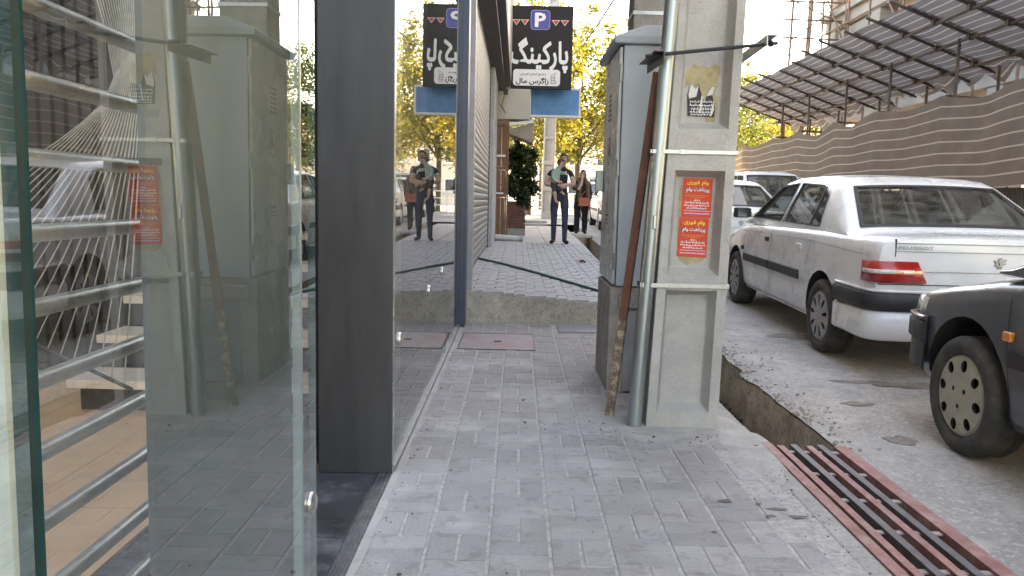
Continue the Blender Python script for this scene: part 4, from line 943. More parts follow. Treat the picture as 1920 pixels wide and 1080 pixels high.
def section(P, y):
    w, zb, zsh, zt = lerp_tab(P['lower'], y)
    zm = zb + (zsh - zb) * .5
    return [(0, zb), (.78 * w, zb), (.93 * w, zb + .03), (.975 * w, zb + .10), (.995 * w, zm - .06), (w, zm + .02), (.997 * w, zm + .10), (.985 * w, zsh - .10), (.975 * w, zsh - .045), (.955 * w, zsh - .015), (.92 * w, zsh + .002), (.70 * w, zsh + (zt - zsh) * .65), (.35 * w, zt), (0, zt)]
def side_x(P, y, z):
    s = section(P, y)[2:11]
    for a, b in zip(s[:-1], s[1:]):
        if a[1] <= z <= b[1]:
            t = (z - a[1]) / max(1e-6, b[1] - a[1]); return a[0] + (b[0] - a[0]) * t
    return s[0][0] if z < s[0][1] else s[-1][0]
def dens(tab, extra):
    ys_ = sorted(set([t[0] for t in tab] + [tab[0][0] + (tab[-1][0] - tab[0][0]) * i / extra for i in range(extra + 1)]))
    out = [ys_[0]]
    for y in ys_[1:]:
        if y - out[-1] > .004: out.append(y)
    return out
def wheel(parent, x, y, r, side, hub, steer=0.0):
    w = bpy.data.objects.new('wheel', None); COL.objects.link(w); w.parent = parent; w.location = (x, y, r - .004); w.rotation_euler = (0, 0, steer + (0 if side < 0 else math.pi))
    th = .178
    prof = [(r * .69, .0), (r * .72, -.012), (r * .80, -.020), (r * .90, -.016), (r * .965, -.002), (r, .018), (r * 1.0, .05), (r * .993, .054), (r * .993, .060), (r, .064), (r, .113), (r * .993, .117), (r * .993, .123), (r, .127), (r, th - .02), (r * .965, th), (r * .8, th + .012), (r * .66, th), (r * .62, th - .02), (r * .62, .02), (r * .69, 0)]
    key = ('tyre', r)
    if key not in MATS:
        mb = MB(); mb.lathe(prof, 'x', 48); MATS[key] = mb.mesh('tyre', TYRE, 35)
    link('tyre', MATS[key], w)
    key = ('hub', r, hub)
    if key not in MATS:
        mb = MB(); R = r * .685
        mb.lathe([(0, -.016), (R * .12, -.017), (R * .35, -.014), (R * .8, -.012), (R * .93, -.008), (R, .004), (R, .012), (R * .9, .006), (R * .6, .002), (0, .0)], 'x', 48)
        o = mb.build('rim', HUBS if hub == 'petal' else HUBG); cs = []
        n = 9 if hub == 'petal' else 8
        for k in range(n):
            a0 = 2 * math.pi * k / n + .15; c_ = MB(); pts = []
            rc, ra_, rb_ = (R * .63, R * .23, R * .075) if hub == 'petal' else (R * .75, R * .15, R * .125)
            for q in range(14):
                t = 2 * math.pi * q / 14; u = rc + ra_ * math.cos(t); v = rb_ * math.sin(t) * (1 + (.5 * math.cos(t) if hub == 'petal' else 0)); pts.append((u * math.cos(a0) - v * math.sin(a0), u * math.sin(a0) + v * math.cos(a0)))
            c_.prism(pts, 'x', -.05, .05); cs.append((c_, WELL))
        if hub != 'petal':
            for k in range(3):
                a0 = 2 * math.pi * k / 3 + .5; c_ = MB(); c_.prism([(R * .27 * math.cos(a0) + R * .06 * math.cos(t), R * .27 * math.sin(a0) + R * .06 * math.sin(t)) for t in [i * math.pi / 5 for i in range(10)]], 'x', -.05, -.009); cs.append((c_, WELL))
        cut(o, cs); me = o.data; smooth_me(me, 30); bpy.data.objects.remove(o); MATS[key] = me
    link('rim', MATS[key], w)
    key = ('disc', r)
    if key not in MATS:
        mb = MB(); mb.lathe([(0, .03), (r * .63, .03), (r * .63, .05), (0, .05)], 'x', 24); MATS[key] = mb.mesh('brake_disc', WELL)
    link('brake_disc', MATS[key], w)
    return w
def sweep(path, z0, z1, th, ch=.012):
    """strip that follows a plan path (x,y), standing from z0 to z1, th thick towards the outside"""
    mb = MB(); n = len(path); prof = [(0, z0), (th - ch, z0), (th, z0 + ch), (th, z1 - ch), (th - ch, z1), (0, z1)]; rings = []
    for i, p in enumerate(path):
        a = Vector(path[max(0, i - 1)]); b = Vector(path[min(n - 1, i + 1)]); t = (b - a).normalized(); nn = Vector((t.y, -t.x))
        rings.append([(p[0] + nn.x * o, p[1] + nn.y * o, z) for o, z in prof])
    m = len(prof); mb.add([v for r_ in rings for v in r_], [(i * m + k, i * m + (k + 1) % m, (i + 1) * m + (k + 1) % m, (i + 1) * m + k) for i in range(n - 1) for k in range(m)] + [tuple(range(m)), tuple((n - 1) * m + k for k in range(m))[::-1]])
    return mb
def car(label, P, pmat, loc, rz, pitch, hub='petal', group='cars parked along the street', name='parked_car', glass=None, steer=0.0, badge=False, dark=False):
    glass = glass or CGL
    t = thing(name, label, 'car', (0, 0, 0), group=group)   # built at the origin, moved into place at the end
    # lower body
    ys_ = dens(P['lower'], 44); mb = MB(); rows = [section(P, y) for y in ys_]; m = len(rows[0]); full = []
    for y, s in zip(ys_, rows): full += [(x, y, z) for x, z in s] + [(-x, y, z) for x, z in s[-2:0:-1]]
    k_ = 2 * m - 2; fs_ = []
    for i in range(len(ys_) - 1):
        for k in range(k_): fs_.append((i * k_ + k, (i + 1) * k_ + k, (i + 1) * k_ + (k + 1) % k_, i * k_ + (k + 1) % k_))
    fs_ += [tuple(range(k_)), tuple((len(ys_) - 1) * k_ + k for k in range(k_))[::-1]]
    mb.add(full, fs_); body = mb.build('body', [pmat, WELL], t)
    cs = []
    for ax in P['axles']:
        for s in (-1, 1):
            c_ = MB(); n = 30; pts = [(ax + P['ra'] * math.cos(2 * math.pi * i / n), P['r'] + .012 + P['ra'] * math.sin(2 * math.pi * i / n)) for i in range(n)]
            c_.prism(pts, 'x', s * .58, s * 1.2); cs.append((c_, WELL))
    cut(body, cs); smooth_me(body.data, 32)
    # cabin shell with window openings
    ys2 = dens(P['roof'], 40); belt, wb, wr, zr = P['belt'], P['wb'], P['wr'], P['zr']
    W = lambda z: wb - (wb - wr) * max(0, z - belt) / (zr - belt)
    mb = MB(); full = []; m = 9
    for y in ys2:
        h = lerp_tab(P['roof'], y)[0]; hb = belt - .04; hh = max(h, hb + .02); d = min(.055, (hh - hb) * .5)
        half = [(W(hb) + .004, hb), (W(hb + (hh - d - hb) * .5), hb + (hh - d - hb) * .5), (W(hh - d), hh - d), (W(hh) - .012, hh - d * .42), (W(hh) - .045, hh - d * .10), (W(hh) * .7, hh + .012), (W(hh) * .35, hh + .02), (0, hh + .022)]
        full += [(x, y, z) for x, z in half] + [(-x, y, z) for x, z in half[-2::-1]]
    k_ = 15
    mb.add(full, [(i * k_ + k, (i + 1) * k_ + k, (i + 1) * k_ + k + 1, i * k_ + k + 1) for i in range(len(ys2) - 1) for k in range(k_ - 1)])
    cab = mb.build('roof', [pmat, RUBS], t); so = cab.modifiers.new('solid', 'SOLIDIFY'); so.thickness = .028; so.offset = -1
    cs = []
    def grow(poly, d):
        c_ = Vector((sum(p[0] for p in poly) / len(poly), sum(p[1] for p in poly) / len(poly)))
        return [tuple(Vector(p) - (Vector(p) - c_).normalized() * d) for p in poly]
    for pl in P['panes']:
        for s in (-1, 1):
            c_ = MB(); c_.prism(grow(pl, .012), 'x', s * (wr - .09), s * (wb + .1)); cs.append((c_, RUBS))
    scr = []
    for (a, b) in (P['rear'], P['front']):
        dirv = Vector((b[0] - a[0], b[1] - a[1])).normalized(); nrm = Vector((-dirv.y, dirv.x)); 
        if nrm.y < 0: nrm = -nrm
        mid = (1 + .02)
        pts = []; N_ = 6
        for i in range(N_ + 1): pts.append((-a[2] + 2 * a[2] * i / N_, a[0], a[1]))
        for i in range(N_ + 1): pts.append((b[2] - 2 * b[2] * i / N_, b[0], b[1]))
        c_ = MB(); n = len(pts); off = lambda p, d: (p[0], p[1] + nrm.x * d, p[2] + nrm.y * d)
        c_.add([off(p, -.10) for p in pts] + [off(p, .12) for p in pts], [tuple(range(n)), tuple(range(2 * n - 1, n - 1, -1))] + [(i, i + n, (i + 1) % n + n, (i + 1) % n) for i in range(n)]); cs.append((c_, RUBS)); scr.append((a, b, nrm))
    cut(cab, cs); smooth_me(cab.data, 32)
    # panes
    for pl in P['panes']:
        for s in (-1, 1):
            mb = MB(); mb.add([(s * (W(z) - .006), y, z) for y, z in pl], [tuple(range(len(pl)))]); pn = mb.build('window', glass if not dark else CGLD, t)
            fr = MB(); n = len(pl); inn = grow(pl, .022); out_ = grow(pl, -.006)
            for i in range(n):
                j = (i + 1) % n; fr.quad(*[(s * (W(p[1]) + .0035), p[0], p[1]) for p in (out_[i], out_[j], inn[j], inn[i])])
            fr.build('rubber_seal', RUBS, pn)
    if P['divider']:
        a = P['divider']
        for s in (-1, 1): MB().bar((s * (W(a[1]) - .002), a[0], a[1]), (s * (W(a[3]) - .002), a[2], a[3]), .022, .012, up=(1, 0, 0)).build('window_divider', RUBS, t)
    for q, (a, b, nrm) in enumerate(scr):
        N_ = 8; mb = MB(); vv = []
        for j in range(5):
            u = j / 4
            for i in range(N_ + 1):
                s = 2 * i / N_ - 1; w_ = a[2] + (b[2] - a[2]) * u; bow = .018 * (1 - s * s) - .004
                vv.append((s * w_, a[0] + (b[0] - a[0]) * u + nrm.x * bow, a[1] + (b[1] - a[1]) * u + nrm.y * bow))
        mb.add(vv, [(j * 9 + i, j * 9 + i + 1, (j + 1) * 9 + i + 1, (j + 1) * 9 + i) for j in range(4) for i in range(8)])
        pn = mb.build('rear_window' if q == 0 else 'windscreen', glass if q == 0 else CGL, t, smooth=60)
        fr = MB(); e = .03
        for (s0, s1, u0, u1) in ((-1, 1, -.01, e * 1.6), (-1, 1, 1 - e * 1.3, 1.01), (-1, -1 + e * 1.6, 0, 1), (1 - e * 1.6, 1, 0, 1)):
            n = 8 if s1 - s0 > 1 else 1
            for i in range(n):
                sa, sb = s0 + (s1 - s0) * i / n, s0 + (s1 - s0) * (i + 1) / n
                def pt(s, u):
                    w_ = (a[2] + (b[2] - a[2]) * u) * 1.005; bow = .018 * (1 - s * s) + .009; return (s * w_, a[0] + (b[0] - a[0]) * u + nrm.x * bow, a[1] + (b[1] - a[1]) * u + nrm.y * bow)
                fr.quad(pt(sa, u0), pt(sb, u0), pt(sb, u1), pt(sa, u1))
        fr.build('rubber_seal', RUBS, pn)
    # inside
    zt = belt + .055; y0, y1 = P['roof'][1][0] + .06, P['front'][0][0] - .05
    it = MB(); it.box(-wb + .06, wb - .06, y0 + .45, y1, zt - .045, zt - .012); it.build('cabin_floor', UNDER, t)
    it = MB(); it.box(-wb + .10, wb - .10, y0 + .03, y0 + .45, zt - .03, zt - .008); it.build('parcel_shelf', SHELFM, t)
    for s in (-1, 1):
        sx = s * .36
        mb = MB(); mb.add([(sx - .22, -.22, zt - .02), (sx + .22, -.22, zt - .02), (sx + .2, -.32, zt + .17), (sx - .2, -.32, zt + .17), (sx - .22, -.06, zt - .02), (sx + .22, -.06, zt - .02), (sx + .18, -.2, zt + .17), (sx - .18, -.2, zt + .17)], [(0, 1, 2, 3), (4, 7, 6, 5), (0, 4, 5, 1), (1, 5, 6, 2), (2, 6, 7, 3), (3, 7, 4, 0)])
        st_ = mb.build('seat', SEATM, t, bevel=.03); MB().box(sx - .12, sx + .12, -.36, -.26, zt + .18, zt + .33).build('headrest', SEATM, st_, bevel=.03)
        MB().box(sx - .3, sx + .3, y0 + .46, y0 + .60, zt - .02, zt + .10).build('seat', SEATM, t, bevel=.04)
    # bumpers
    ya, yb = P['len']; aw = side_x(P, 0, .5)
    zb0 = lerp_tab(P['lower'], 0)[1]
    def ring(y_end, sgn, out=.0):
        e = y_end; ax_ = P['axles'][0 if sgn < 0 else 1]; yst = ax_ + sgn * (P['ra'] + .012); yq = [yst + (e - sgn * .03 - yst) * q / 9 for q in range(10)]
        pts = [(-side_x(P, y, .5) - .006, y) for y in yq]; xe = -pts[-1][0]; pts += [(-xe + .05, e + sgn * .002), (-xe + .16, e + sgn * .018), (-.25, e + sgn * .03)]
        return pts + [(-p[0], p[1]) for p in pts[::-1]]
        pts = [(-aw - out, P['axles'][0 if sgn < 0 else 1] + sgn * (P['ra'] + .02)), (-aw - out, e - sgn * .22), (-aw + .03 - out, e - sgn * .09), (-aw + .12 - out, e + sgn * .0), (-aw + .3, e + sgn * .025), (-.25, e + sgn * .035)]
        return pts + [(-p[0], p[1]) for p in pts[::-1]]
    zo = zb0 - .2
    for sgn, e, nm in ((-1, ya, 'rear_bumper'), (1, yb, 'front_bumper')):
        path = ring(e, sgn); path = path if sgn < 0 else path[::-1]
        path = path[::-1] if False else path
        o_ = sweep(path, (.27 if not (dark and sgn > 0) else .33) + zo, .475 + zo, .03 if not dark else .012, .02 if not dark else .006).build(nm, pmat if not (dark and sgn > 0) else BLKT, t, smooth=45)
        sweep(path, .478 + zo, .60 + zo, .045 if not dark else .03, .015).build('bumper_strip', BLKT, o_, smooth=45)
        sweep(path, .603 + zo, .622 + zo, .03, .005).build('bumper_lip', pmat, o_, smooth=45)
    mb = MB(); mb.box(-.2, .2, ya - .05, ya + .3, .17, .26); mb.build('underside', UNDER, t)
    # lamps
    for s in (-1, 1):
        z0, z1 = .672 + zo * 2.2, .815 + zo * 2.2; xo, xi = s * .81, s * .53
        yy = ya - .006
        mb = MB(); mb.add([(s * .858, ya + .12, z0), (s * .838, ya + .02, z0), (s * .79, yy - .014, z0), (xi - s * .04, yy - .014, z0), (s * .858, ya + .12, z1 - .005), (s * .838, ya + .022, z1), (s * .79, yy - .013, z1), (xi + s * .03, yy - .013, z1)],
            [(0, 1, 5, 4), (1, 2, 6, 5), (2, 3, 7, 6)]); 
        so_ = mb.build('tail_light', REDL, t, smooth=40); md = so_.modifiers.new('s', 'SOLIDIFY'); md.thickness = .03; md.offset = 0
        cl_ = MB(); zc = (z0 + z1) / 2 + .002; cl_.add([(s * .872, ya + .10, zc - .014), (s * .853, ya + .008, zc - .014), (s * .796, yy - .030, zc - .014), (s * .58, yy - .030, zc - .014), (s * .872, ya + .10, zc + .014), (s * .853, ya + .009, zc + .014), (s * .796, yy - .029, zc + .014), (s * .58, yy - .029, zc + .014)], [(0, 1, 5, 4), (1, 2, 6, 5), (2, 3, 7, 6)])
        c2 = cl_.build('reversing_lens', CLRL, so_, smooth=40); md = c2.modifiers.new('s', 'SOLIDIFY'); md.thickness = .005; md.offset = 0
        am = MB(); am.add([(s * .72, yy - .033, zc - .014), (s * .65, yy - .034, zc - .014), (s * .65, yy - .030, zc + .014), (s * .72, yy - .029, zc + .014)], [(0, 1, 2, 3)]); am.build('amber_lens', AMBL, so_)
        hl = MB(); zf = lerp_tab(P['lower'], yb - .15)[2]; hl.add([(s * .80, yb - .20, zf - .16), (s * .76, yb - .03, zf - .16), (s * .66, yb + .015, zf - .16), (s * .36, yb + .02, zf - .16), (s * .80, yb - .22, zf - .03), (s * .755, yb - .06, zf - .035), (s * .66, yb - .012, zf - .035), (s * .36, yb - .0, zf - .035)], [(0, 1, 5, 4), (1, 2, 6, 5), (2, 3, 7, 6)])
        h_ = hl.build('headlight', CLRL, t, smooth=40); md = h_.modifiers.new('s', 'SOLIDIFY'); md.thickness = .03; md.offset = 0
        # side trim, handles, mirror
        for (a, b) in ((-.78, .09), (.12, 1.0)):
            mb = MB(); mb.box(s * (aw - .004), s * (aw + .016), a, b, .52 + zo * 1.6, .60 + zo * 1.6); mb.build('side_moulding', BLKT, t, bevel=.006)
        for yh in (-.72, .22):
            mb = MB(); zh = .80 + zo * 2; xx = side_x(P, yh, zh); mb.box(s * (xx - .01), s * (xx + .012), yh - .055, yh + .055, zh - .022, zh + .022); mb.build('door_handle', pmat if yh < 0 else BLKT, t, bevel=.006)
        my = -.24 if dark else 0.0; mb = MB(); mb.add([(s * .82, .92, belt + .03), (s * .82, 1.02, belt + .03), (s * .82, .97, belt + .12), (s * 1.0, .88, belt + .02), (s * 1.01, .96, belt + .025), (s * 1.01, .955, belt + .125), (s * 1.0, .87, belt + .13), (s * .87, .90, belt + .02), (s * .87, .90, belt + .13), (s * .87, 1.0, belt + .03), (s * .87, .98, belt + .12)],
            [(3, 4, 5, 6), (7, 3, 6, 8), (7, 9, 4, 3), (9, 10, 5, 4), (10, 8, 6, 5), (0, 1, 9, 7), (1, 2, 10, 9), (2, 0, 7, 8), (2, 8, 10)]); mb.v = [(v[0], v[1] + my, v[2]) for v in mb.v]; mr_ = mb.build('wing_mirror', BLKT, t, bevel=.012)
        mb = MB(); mb.quad((s * .885, .868, belt + .032), (s * .985, .852, belt + .034), (s * .985, .846, belt + .118), (s * .885, .862, belt + .118)); mb.v = [(v[0], v[1] + my, v[2]) for v in mb.v]; mb.build('mirror_glass', CHR, mr_)
        # panel gaps
        def gap(pts, w=.0035):
            mb = MB()
            for a, b in zip(pts[:-1], pts[1:]):
                n = max(1, int((Vector(b) - Vector(a)).length / .04)); d = (Vector(b) - Vector(a)).normalized(); nn = Vector((-d.y, d.x)) * w
                for i in range(n):
                    p, q_ = Vector(a).lerp(Vector(b), i / n), Vector(a).lerp(Vector(b), (i + 1) / n)
                    mb.quad(*[(s * (side_x(P, v[0], v[1]) + .0012), v[0], v[1]) for v in (p - nn, q_ - nn, q_ + nn, p + nn)])
            return mb
        zb_ = zb0 + .06
        gap([(.105, zb_), (.105, belt - .06)]).build('panel_gap', RUBS, t)
        gap([(1.06, belt - .09), (1.03, .6 + zo), (.98, zb_)]).build('panel_gap', RUBS, t)
        gap([(-1.0, belt - .06), (-.98, .80 + zo), (-.93, .66 + zo)]).build('panel_gap', RUBS, t)
        gap([(-.95, zb_), (.98, zb_)]).build('panel_gap', RUBS, t)
        gap([(ya + .12, .845 + zo * 2.4), (-1.0, .865 + zo * 2.4), (1.3, .835 + zo * 2.4)], .0018).build('crease_line', M('grey crease shade', (.33, .33, .33), .5, .1, 5) if pmat == PW else pmat, t)  # shade of the side crease, drawn as a thin grey strip on white paint
        mk = MB(); xx = side_x(P, 1.02, .66); mk.box(s * (xx - .01), s * (xx + .022), 1.035 if not dark else .99, 1.075 if not dark else 1.05, .63 + zo, .675 + zo); mk.build('side_marker', AMBL if dark else BLKT, t, bevel=.008)
    # boot lid lines
    zc = .87 + zo * 2
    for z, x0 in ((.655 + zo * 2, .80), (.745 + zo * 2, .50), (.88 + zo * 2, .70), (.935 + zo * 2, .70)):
        MB().box(-x0, x0, ya - .0055, ya + .02, z, z + .005).build('boot_crease', RUBS if z < .7 else M('grey crease shade', (.33, .33, .33), .5, .1, 5), t)  # upper boot creases: their shade is drawn as thin grey strips
    for s in (-1, 1):
        ys3 = ya + .002; MB().box(s * .70 - .0018, s * .70 + .0018, ys3 - .007, ys3 + .02, .845 + zo * 2, .965 + zo * 2).build('boot_gap', RUBS, t)
    for ax_i, ax in enumerate(P['axles']):
        for s in (-1, 1): wheel(t, s * (aw - .012), ax, P['r'], s, hub, steer if ax_i else 0.0)
    if badge:
        lettering('PEUGEOT', .235, .022, lambda u, v, d: (-.57 + u, ya - .010 - d * 2, .908 + v), bold=.02, track=.06).build('badge_lettering', BADG, t)
        ln = MB(); B0 = (0.0, .815)
        pl = [[(-.012, -.03), (-.004, -.004), (-.016, .018), (-.004, .04), (.012, .036), (.018, .02), (.006, .0), (.014, -.03), (.004, -.034), (.0, -.014), (-.004, -.036)], [(.008, .012), (.036, .03), (.038, .022), (.012, .0)], [(.006, -.002), (.036, .004), (.036, -.004), (.008, -.012)], [(-.014, .01), (-.036, .024), (-.04, .014), (-.02, -.004)], [(-.01, -.012), (-.034, -.006), (-.034, -.014), (-.012, -.022)]]
        for p_ in pl: ln.prism([(B0[0] + a, B0[1] + b) for a, b in p_], 'y', ya - .014, ya - .004)
        ln.build('badge_emblem', BADG, t)
        MB().box(-.14, .12, ya + .02, ya + .09, .968, .978).build('spoiler_vent', M('grey trim insert', (.25, .25, .26), .5, .1, 9), t)
    t.location = loc; t.rotation_euler = (pitch, 0, rz)
    return t
pit = math.atan(.02)
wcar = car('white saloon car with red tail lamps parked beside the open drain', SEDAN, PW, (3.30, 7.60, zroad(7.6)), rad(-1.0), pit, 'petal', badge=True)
DSED = dict(SEDAN); DSED['lower'] = SEDAN['lower'][:9] + [(1.62, .845, .22, .80, .85), (1.86, .82, .26, .755, .79), (1.99, .78, .30, .715, .74), (2.04, .70, .36, .66, .67)]; DSED['len'] = (-2.21, 2.04); DSED['ra'] = .375
dcar = car('dark grey car with dusty beige wheel covers behind the white saloon', DSED, PD, (3.06, 2.50, zroad(2.5)), rad(0.3), pit, 'holes', dark=True)
# the other parked cars are copies of the white saloon or of a tall one
def another(src, label, loc, rz, swap=None):
    o = copy_tree(src, None, swap); o.location = loc; o.rotation_euler = (pit if loc[1] < 31 and abs(rz) < 1 else 0, 0, rz); o['label'] = label; return o
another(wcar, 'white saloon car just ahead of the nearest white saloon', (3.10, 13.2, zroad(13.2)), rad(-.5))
suv = car('tall silver car parked beyond the woman', SUV, PS, (3.75, 36.5, zroad(36)), 0, 0, 'petal')
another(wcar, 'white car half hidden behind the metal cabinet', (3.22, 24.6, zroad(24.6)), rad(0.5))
another(wcar, 'champagne saloon parked mid row along the kerb', (3.15, 18.9, zroad(18.9)), 0, {'white car paint': PG})
another(wcar, 'silver saloon farthest along the parked row', (3.2, 30.4, zroad(30.4)), 0, {'white car paint': PS})
another(suv, 'white tall car on the far side by the striped hoarding', (6.6, 21.5, zroad(21.5)), math.pi, {'silver car paint': PW})
# ------------------------------------------------------------------ people
SKIN = M('skin', (.50, .30, .22), .55, .12, 20); SKIN2 = M('fair skin', (.52, .33, .26), .55, .1, 20)
def grow_body(name, J, bones, mats, parent, sub=2):
    """J: joint -> (pos, radius or (rx, ry)); bones: (a, b, region); one continuous skin surface, region sets the cloth"""
    names = list(J); idx = {n: i for i, n in enumerate(names)}
    me = bpy.data.meshes.new(name); me.from_pydata([J[n][0] for n in names], [(idx[a], idx[b]) for a, b, _ in bones], [])
    o = link(name, me, parent)
    sk = o.modifiers.new('skin', 'SKIN'); sk.use_smooth_shade = True; sk.branch_smoothing = .3
    for i, n in enumerate(names):
        r = J[n][1]; r = r if isinstance(r, (tuple, list)) else (r, r)
        me.skin_vertices[0].data[i].radius = r; me.skin_vertices[0].data[i].use_root = (i == 0)
    ss = o.modifiers.new('sub', 'SUBSURF'); ss.levels = sub; ss.render_levels = sub
    bpy.context.view_layer.update(); m2 = evaluated(o); o.modifiers.clear(); o.data = m2; bpy.data.meshes.remove(me)
    m2.materials.clear()
    for m_ in mats: m2.materials.append(m_)
    segs = [(Vector(J[a][0]), Vector(J[b][0]), r, max(max(x) if isinstance(x, (tuple, list)) else x for x in (J[a][1], J[b][1]))) for a, b, r in bones]
    for p in m2.polygons:
        c = p.center; best = None
        for a, b, r, rr in segs:
            ab = b - a; t = max(0, min(1, (c - a).dot(ab) / max(1e-9, ab.dot(ab)))); d = (c - (a + ab * t)).length - rr * .8
            if best is None or d < best[0]: best = (d, r)
        p.material_index = best[1]
    m2.polygons.foreach_set('use_smooth', [True] * len(m2.polygons)); return o
def hand(J, bones, wrist, pos, d, spread, region, s=1.0, curl=(0, 0, -.4)):
    """palm and five separate fingers rooted in it"""
    d = Vector(d).normalized(); sp = Vector(spread).normalized(); p = Vector(pos); cu = Vector(curl)
    J[wrist + '_palm'] = (tuple(p + d * .05 * s), (.034 * s, .02 * s)); bones.append((wrist, wrist + '_palm', region))
    for k, (off, ln) in enumerate(((-.027, .062), (-.009, .075), (.009, .07), (.026, .055))):
        a, b = '%s_f%d' % (wrist, k), '%s_g%d' % (wrist, k)
        J[a] = (tuple(p + d * (.085 * s) + sp * off * s), .0095 * s); J[b] = (tuple(p + d * (.085 + ln) * s + sp * off * 1.25 * s + cu * ln * .6 * s), .007 * s)
        bones.append((wrist + '_palm', a, region)); bones.append((a, b, region))
    a, b = wrist + '_t0', wrist + '_t1'
    J[a] = (tuple(p + d * .035 * s - sp * .045 * s), .011 * s); J[b] = (tuple(p + d * .075 * s - sp * .062 * s), .008 * s)
    bones.append((wrist + '_palm', a, region)); bones.append((a, b, region))
def head_bits(parent, c, r, facing, hairmat, hair='short', eyes=True):
    """hair cap, eyes, brows and mouth on a head of radius r centred at c, looking along facing"""
    f = Vector(facing).normalized(); up_ = Vector((0, 0, 1)); s = f.cross(up_).normalized(); u = s.cross(f).normalized(); c = Vector(c)
    P = lambda a, b, d: tuple(c + s * a * r + u * b * r + f * d * r)
    mb = MB(); seg, rg = 20, 12; vs_ = []
    for i in range(rg + 1):
        t = math.pi * .62 * i / rg
        for k in range(seg):
            a = 2 * math.pi * k / seg; x, y = math.sin(t) * math.cos(a), math.sin(t) * math.sin(a); z = math.cos(t)
            lim = 1.0
            if y > .25 and z < .55: y = min(y, .25 + .2 * max(0, z)); 
            q = 1 + .04 * nz3(x * 4, y * 4, z * 4)
            vs_.append(P(x * .92 * q, (z * 1.22 + .04) * q if z > -.3 or hair == 'long' else z * 1.2, (y * 1.06 - .05) * q))
    mb.add(vs_, [(i * seg + k, i * seg + (k + 1) % seg, (i + 1) * seg + (k + 1) % seg, (i + 1) * seg + k) for i in range(rg) for k in range(seg)])
    if hair == 'long':
        mb.ball(P(-.78, -.6, -.2), (r * .3, r * .4, r * .8)); mb.ball(P(.78, -.6, -.2), (r * .3, r * .4, r * .8)); mb.ball(P(0, -.4, -.65), (r * .8, r * .4, r * .9))
    mb.build('hair', hairmat, parent, smooth=70)
    DK = M('dark eyes', (.05, .03, .025), .4, .2, 20); LP = M('lips', (.28, .10, .09), .5, .2, 20)
    for q in (-1, 1):
        MB().ball(P(q * .34, .02, .86), r * .11, 8, 5).build('eye', DK, parent)
        MB().add([P(q * .14, .22, 1.0), P(q * .56, .24, .82), P(q * .56, .31, .8), P(q * .14, .29, .99)], [(0, 1, 2, 3)]).build('eyebrow', hairmat, parent)
        MB().ball(P(q * .92, -.05, -.02), (r * .1, r * .16, r * .24), 7, 5).build('ear', SKIN, parent, smooth=70)
    MB().ball(P(0, -.58, .93), (r * .26, r * .1, r * .06), 8, 5).build('mouth', LP, parent)
    MB().ball(P(0, -.2, 1.0), (r * .13, r * .2, r * .24), 8, 6).build('nose', SKIN, parent, smooth=70)
VEST = M('dark navy vest', (.018, .018, .028), .85, .3, 9); SHIRT = M('beige shirt', (.46, .42, .34), .85, .15, 9); JEAN = M('grey blue jeans', (.035, .042, .07), .85, .3, 7, bump=.002, bscale=30); SHOE = M('dark shoes', (.014, .013, .014), .5, .3, 9)
HAIRD = M('dark hair', (.022, .016, .013), .6, .3, 30); HAIRB = M('brown hair', (.07, .035, .02), .55, .3, 30)
man = thing('person', 'man in dark vest and jeans carrying a child on his arm', 'person', (.84, 15.9, zs(.84, 15.9)))
J = {}; B = []
def j(n, p, r): J[n] = (p, r)
j('pelvis', (.0, .0, .96), (.16, .105)); j('waist', (.0, .0, 1.10), (.155, .105)); j('chest', (.01, -.01, 1.32), (.175, .115)); j('collar', (.02, -.01, 1.45), (.12, .08)); j('neck', (.035, -.02, 1.53), .055); j('jaw', (.05, -.035, 1.60), (.062, .07)); j('skull', (.06, -.035, 1.70), (.075, .09)); j('crown', (.065, -.03, 1.755), (.05, .06))
B += [('pelvis', 'waist', 1), ('waist', 'chest', 1), ('chest', 'collar', 1), ('collar', 'neck', 0), ('neck', 'jaw', 0), ('jaw', 'skull', 0), ('skull', 'crown', 0)]
for s, n in ((-1, 'l'), (1, 'r')):
    j(n + 'sh', (s * .195 + .015, 0, 1.41), .06); j(n + 'up', (s * .235, -.01, 1.30), .058); j(n + 'el', (s * .275, -.06, 1.17), .048)
    B += [('collar', n + 'sh', 1), (n + 'sh', n + 'up', 2), (n + 'up', n + 'el', 0)]
j('lwr', (-.02, -.27, 1.13), .033); B.append(('lel', 'lwr', 0)); hand(J, B, 'lwr', (-.02, -.27, 1.13), (1, -.1, .05), (0, .15, 1), 0, 1.0, (0, .5, -.2))
j('rwr', (.085, -.27, 1.16), .033); B.append(('rel', 'rwr', 0)); hand(J, B, 'rwr', (.085, -.27, 1.16), (-1, -.15, -.1), (0, .15, 1), 0, 1.0, (0, .5, -.2))
for s, n, fx, fy in ((-1, 'a', -.105, .03), (1, 'b', .115, -.03)):
    j(n + 'hip', (s * .095, 0, .88), .098); j(n + 'th', (s * .105, -.01, .68), .085); j(n + 'kn', (fx * .98, -.03, .48), .066); j(n + 'ca', (fx, .0, .30), .06); j(n + 'an', (fx, fy, .09), .05); j(n + 'he', (fx, fy, .05), (.045, .045)); j(n + 'to', (fx + s * .06, fy - .17, .035), (.042, .03))
    B += [('pelvis', n + 'hip', 3), (n + 'hip', n + 'th', 3), (n + 'th', n + 'kn', 3), (n + 'kn', n + 'ca', 3), (n + 'ca', n + 'an', 3), (n + 'an', n + 'he', 4), (n + 'he', n + 'to', 4)]
grow_body('body', J, B, [SKIN, VEST, SHIRT, JEAN, SHOE], man)
head_bits(man, (.06, -.04, 1.675), .092, (-.1, -1, -.05), HAIRD)
MB().box(.09, .15, -.128, -.118, 1.36, 1.38).build('badge', WHITEP, man)
